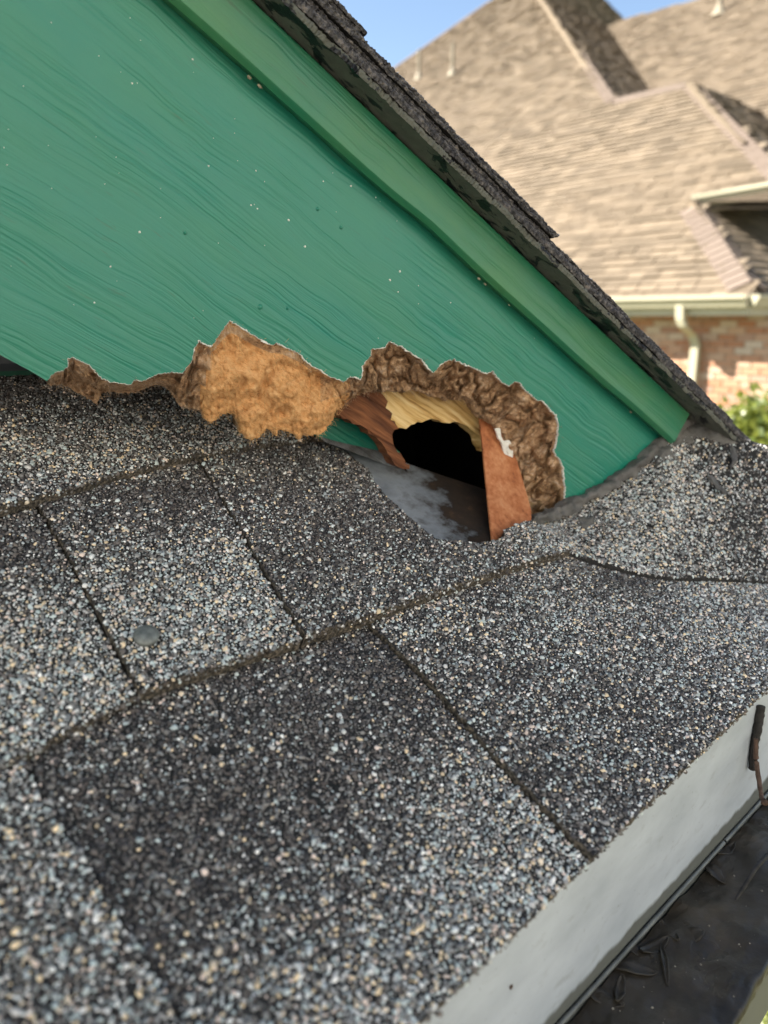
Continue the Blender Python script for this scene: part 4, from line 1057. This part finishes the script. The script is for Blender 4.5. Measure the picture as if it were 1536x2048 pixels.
downspout()
# plumbing vents
M_VENT = m_simple('weathered_vent_paint', (.26, .22, .155), .7, .3, 4, .1)
def vent(px_b, px_t, p0, nrm, r):
    b = hit(px_b, p0, nrm); L = math.dist(px_b, px_t) / FPX * (b - CAM).length
    V, F = tube_data([b - UP * .1, b + UP * L * .4, b + UP * L], [r, r, r], 12)
    o = hmesh('vent_pipe', V, F, M_VENT, HOUSE, False)
    V, F = tube_data([b - UP * .06 - nrm * .0, b + UP * .06, b + UP * .16, b + UP * .19], [r * 3.4, r * 2.2, r * 1.3, r * 1.1], 14)
    hmesh('boot', V, F, M_VENT, o)
vent((905, 150), (905, 100), eave_p, NF, .05); vent((838, 158), (838, 112), eave_p, NF, .05); vent((1438, 28), (1434, -12), backp, NF, .06)

# ================================================================== unseen white house added behind the camera to bounce sunlight
def bounce_house():
    c = azv(150) * 2.9; Xh = azv(60 + 8); No = Vector((Xh.y, -Xh.x, 0)); No = No if No.dot(c) < 0 else -No
    H = thing('bounce_house', 'unseen tall white clapboard house added to bounce sunlight', 'house', frame(c, Xh, -No, UP))
    mw = m_simple('bounce_siding', (.78, .76, .71), .6, .3, 3, .05); mr = m_simple('grey_roof_shingle', (.10, .095, .09), .9, .2, 8, .3)
    gl = N('window_glass').done((.02, .025, .03), .05, .8)
    hw, ht = 6.5, 6.6
    V, F = [], []
    for k in range(44):
        z0 = .25 + k * .15; b0 = len(V)
        if z0 > ht: break
        lowb = z0 < 3.0
        V += [(-hw, -.018, z0), (hw, -.018, z0), (hw, 0, z0 + .152), (-hw, 0, z0 + .152), (-hw, .0, z0), (hw, .0, z0)]; F += [(b0, b0 + 1, b0 + 2, b0 + 3), (b0 + 4, b0 + 5, b0 + 1, b0)]
    b0 = len(V); V += [(-hw, .001, 0), (hw, .001, 0), (hw, 7, 0), (-hw, 7, 0), (-hw, .001, ht), (hw, .001, ht), (hw, 7, ht), (-hw, 7, ht)]
    F += [(b0, b0 + 1, b0 + 5, b0 + 4), (b0 + 1, b0 + 2, b0 + 6, b0 + 5), (b0 + 2, b0 + 3, b0 + 7, b0 + 6), (b0 + 3, b0, b0 + 4, b0 + 7)]
    mb = m_simple('low_bounce_base', (.09, .055, .04), .9, .1, 6, .3)  # lower storey kept dark so little light bounces from below
    fm = [1 if sum(V[i][2] for i in q) / len(q) < 2.5 and len(V) - min(q) > 8 else 0 for q in F]; mesh('wall', V, F, [mw, mb], H, fmat=fm)
    mesh('roof', [(-hw - .3, -.2, ht), (hw + .3, -.2, ht), (hw + .3, 3.5, ht + 2.0), (-hw - .3, 3.5, ht + 2.0), (hw + .3, 7.3, ht), (-hw - .3, 7.3, ht)], [(0, 1, 2, 3), (3, 2, 4, 5), (0, 3, 5), (1, 4, 2)], mr, H)
    for x, z in ((-4.2, 4.3), (4.4, 4.3), (-4.2, 1.2)):
        f = box('window', Vector((x, -.03, z + .6)), 1.0, .08, 1.3, mw, H); box('pane', Vector((x, -.045, z + .6)), .86, .07, 1.16, gl, f)
bounce_house()

# ================================================================== greenery
def m_leafy(name, a, b):
    n = N(name); g = n.new('NewGeometry').outputs['Random Per Island']
    n.b.inputs['Transmission Weight'].default_value = 0
    m = n.done(n.ramp(g, [(0, a), (.6, b), (1, tuple(min(1, x * 1.6) for x in b))]), .32, .6)
    tr = n.new('BsdfTranslucent'); n.set(tr.inputs[0], tuple(min(1, x * 1.5) for x in b)); mx = n.new('MixShader'); mx.inputs[0].default_value = .35
    n.t.links.new(n.b.outputs[0], mx.inputs[1]); n.t.links.new(tr.outputs[0], mx.inputs[2]); n.t.links.new(mx.outputs[0], n.out.inputs['Surface'])
    return m
M_BUSH = m_leafy('bright_leaf', (.06, .10, .018), (.17, .19, .035)); 
def leaves(blobs, n, ls, seed):
    r = np.random.default_rng(seed); wts = np.array([b[3] ** 2 for b in blobs]); wts /= wts.sum(); V, F = [], []
    for _ in range(n):
        b = blobs[r.choice(len(blobs), p=wts)]; d = r.normal(size=3); d /= np.linalg.norm(d); p = np.array(b[:3]) + d * b[3] * r.uniform(.55, 1.08)
        q = r.normal(size=3); q /= np.linalg.norm(q); s = np.cross(q, r.normal(size=3)); s /= np.linalg.norm(s); L = ls * r.uniform(.6, 1.3); b0 = len(V)
        nn_ = np.cross(q, s)
        V += [p, p + q * L * .45 + s * L * .26 + nn_ * L * .06, p + q * L, p + q * L * .45 - s * L * .26 + nn_ * L * .06]; F += [(b0, b0 + 1, b0 + 2), (b0, b0 + 2, b0 + 3)]
    return V, F
def plant(name, base, hgt, blobs, n, ls, mat, label, cat, seed, tr):
    T = thing(name, label, cat, Matrix.Translation(base)); rs = random.Random(seed)
    pts = [(0, 0, 0), (rs.uniform(-.05, .05), 0, hgt * .35), (rs.uniform(-.1, .1), rs.uniform(-.1, .1), hgt * .7)]
    V, F = tube_data(pts, [tr, tr * .7, tr * .35], 8, .1, seed)
    for b in blobs:
        v, f = tube_data([pts[1], tuple((pts[1][k] + b[k]) / 2 for k in range(3)), b[:3]], [tr * .4, tr * .25, tr * .1], 6, .1, seed); k0 = len(V); V += v; F += [tuple(i + k0 for i in q) for q in f]
    mesh('trunk', V, F, m_simple('bark', (.12, .09, .065), .9, .1, 20, .4, .6, 40, .02), T, True)
    v, f = leaves(blobs, n, ls, seed); c = mesh('crown', v, f, mat, T)
    return T
def at(px, dist): return CAM + ray(*px).normalized() * dist
b = at((1515, 885), 4.6); base = Vector((b.x, b.y, 0))
bl = []
rs = random.Random(17)
for k in range(16):
    bl.append((rs.uniform(-.42, .55), rs.uniform(-.4, .4), b.z + rs.uniform(-.55, .13), rs.uniform(.12, .24)))
for dx, dz, rr_ in ((-.16, .10, .1), (-.02, .16, .09), (.12, .10, .1), (.0, -.02, .16), (-.12, -.05, .14)): bl.append((dx, 0, b.z + dz, rr_))
plant('shrub', base, b.z, bl, 3600, .075, M_BUSH, 'sunlit green shrub in front of the brick wall', 'shrub', 31, .03)
path = hit((1500, 2010), Vector((0, 0, 0)), UP)
o = box('path', Vector((path.x + 1.2, path.y + .15, .02)), 5.0, .5, .08, m_simple('pale_concrete', (.36, .35, .34), .85, .2, 4, .15, .4, 60, .004), None, EV, HD, UP, .01); o['kind'] = 'structure'
g = hit((1505, 1985), Vector((0, 0, .9)), UP); rs = random.Random(9); bl = []
for k in range(12): bl.append((rs.uniform(-.45, .45), rs.uniform(-.35, .35), rs.uniform(.45, .85), rs.uniform(.12, .2)))
plant('shrub', Vector((g.x, g.y, 0)), .9, bl, 1300, .07, M_BUSH, 'low yellow green shrub on the ground below the gutter', 'shrub', 41, .02)
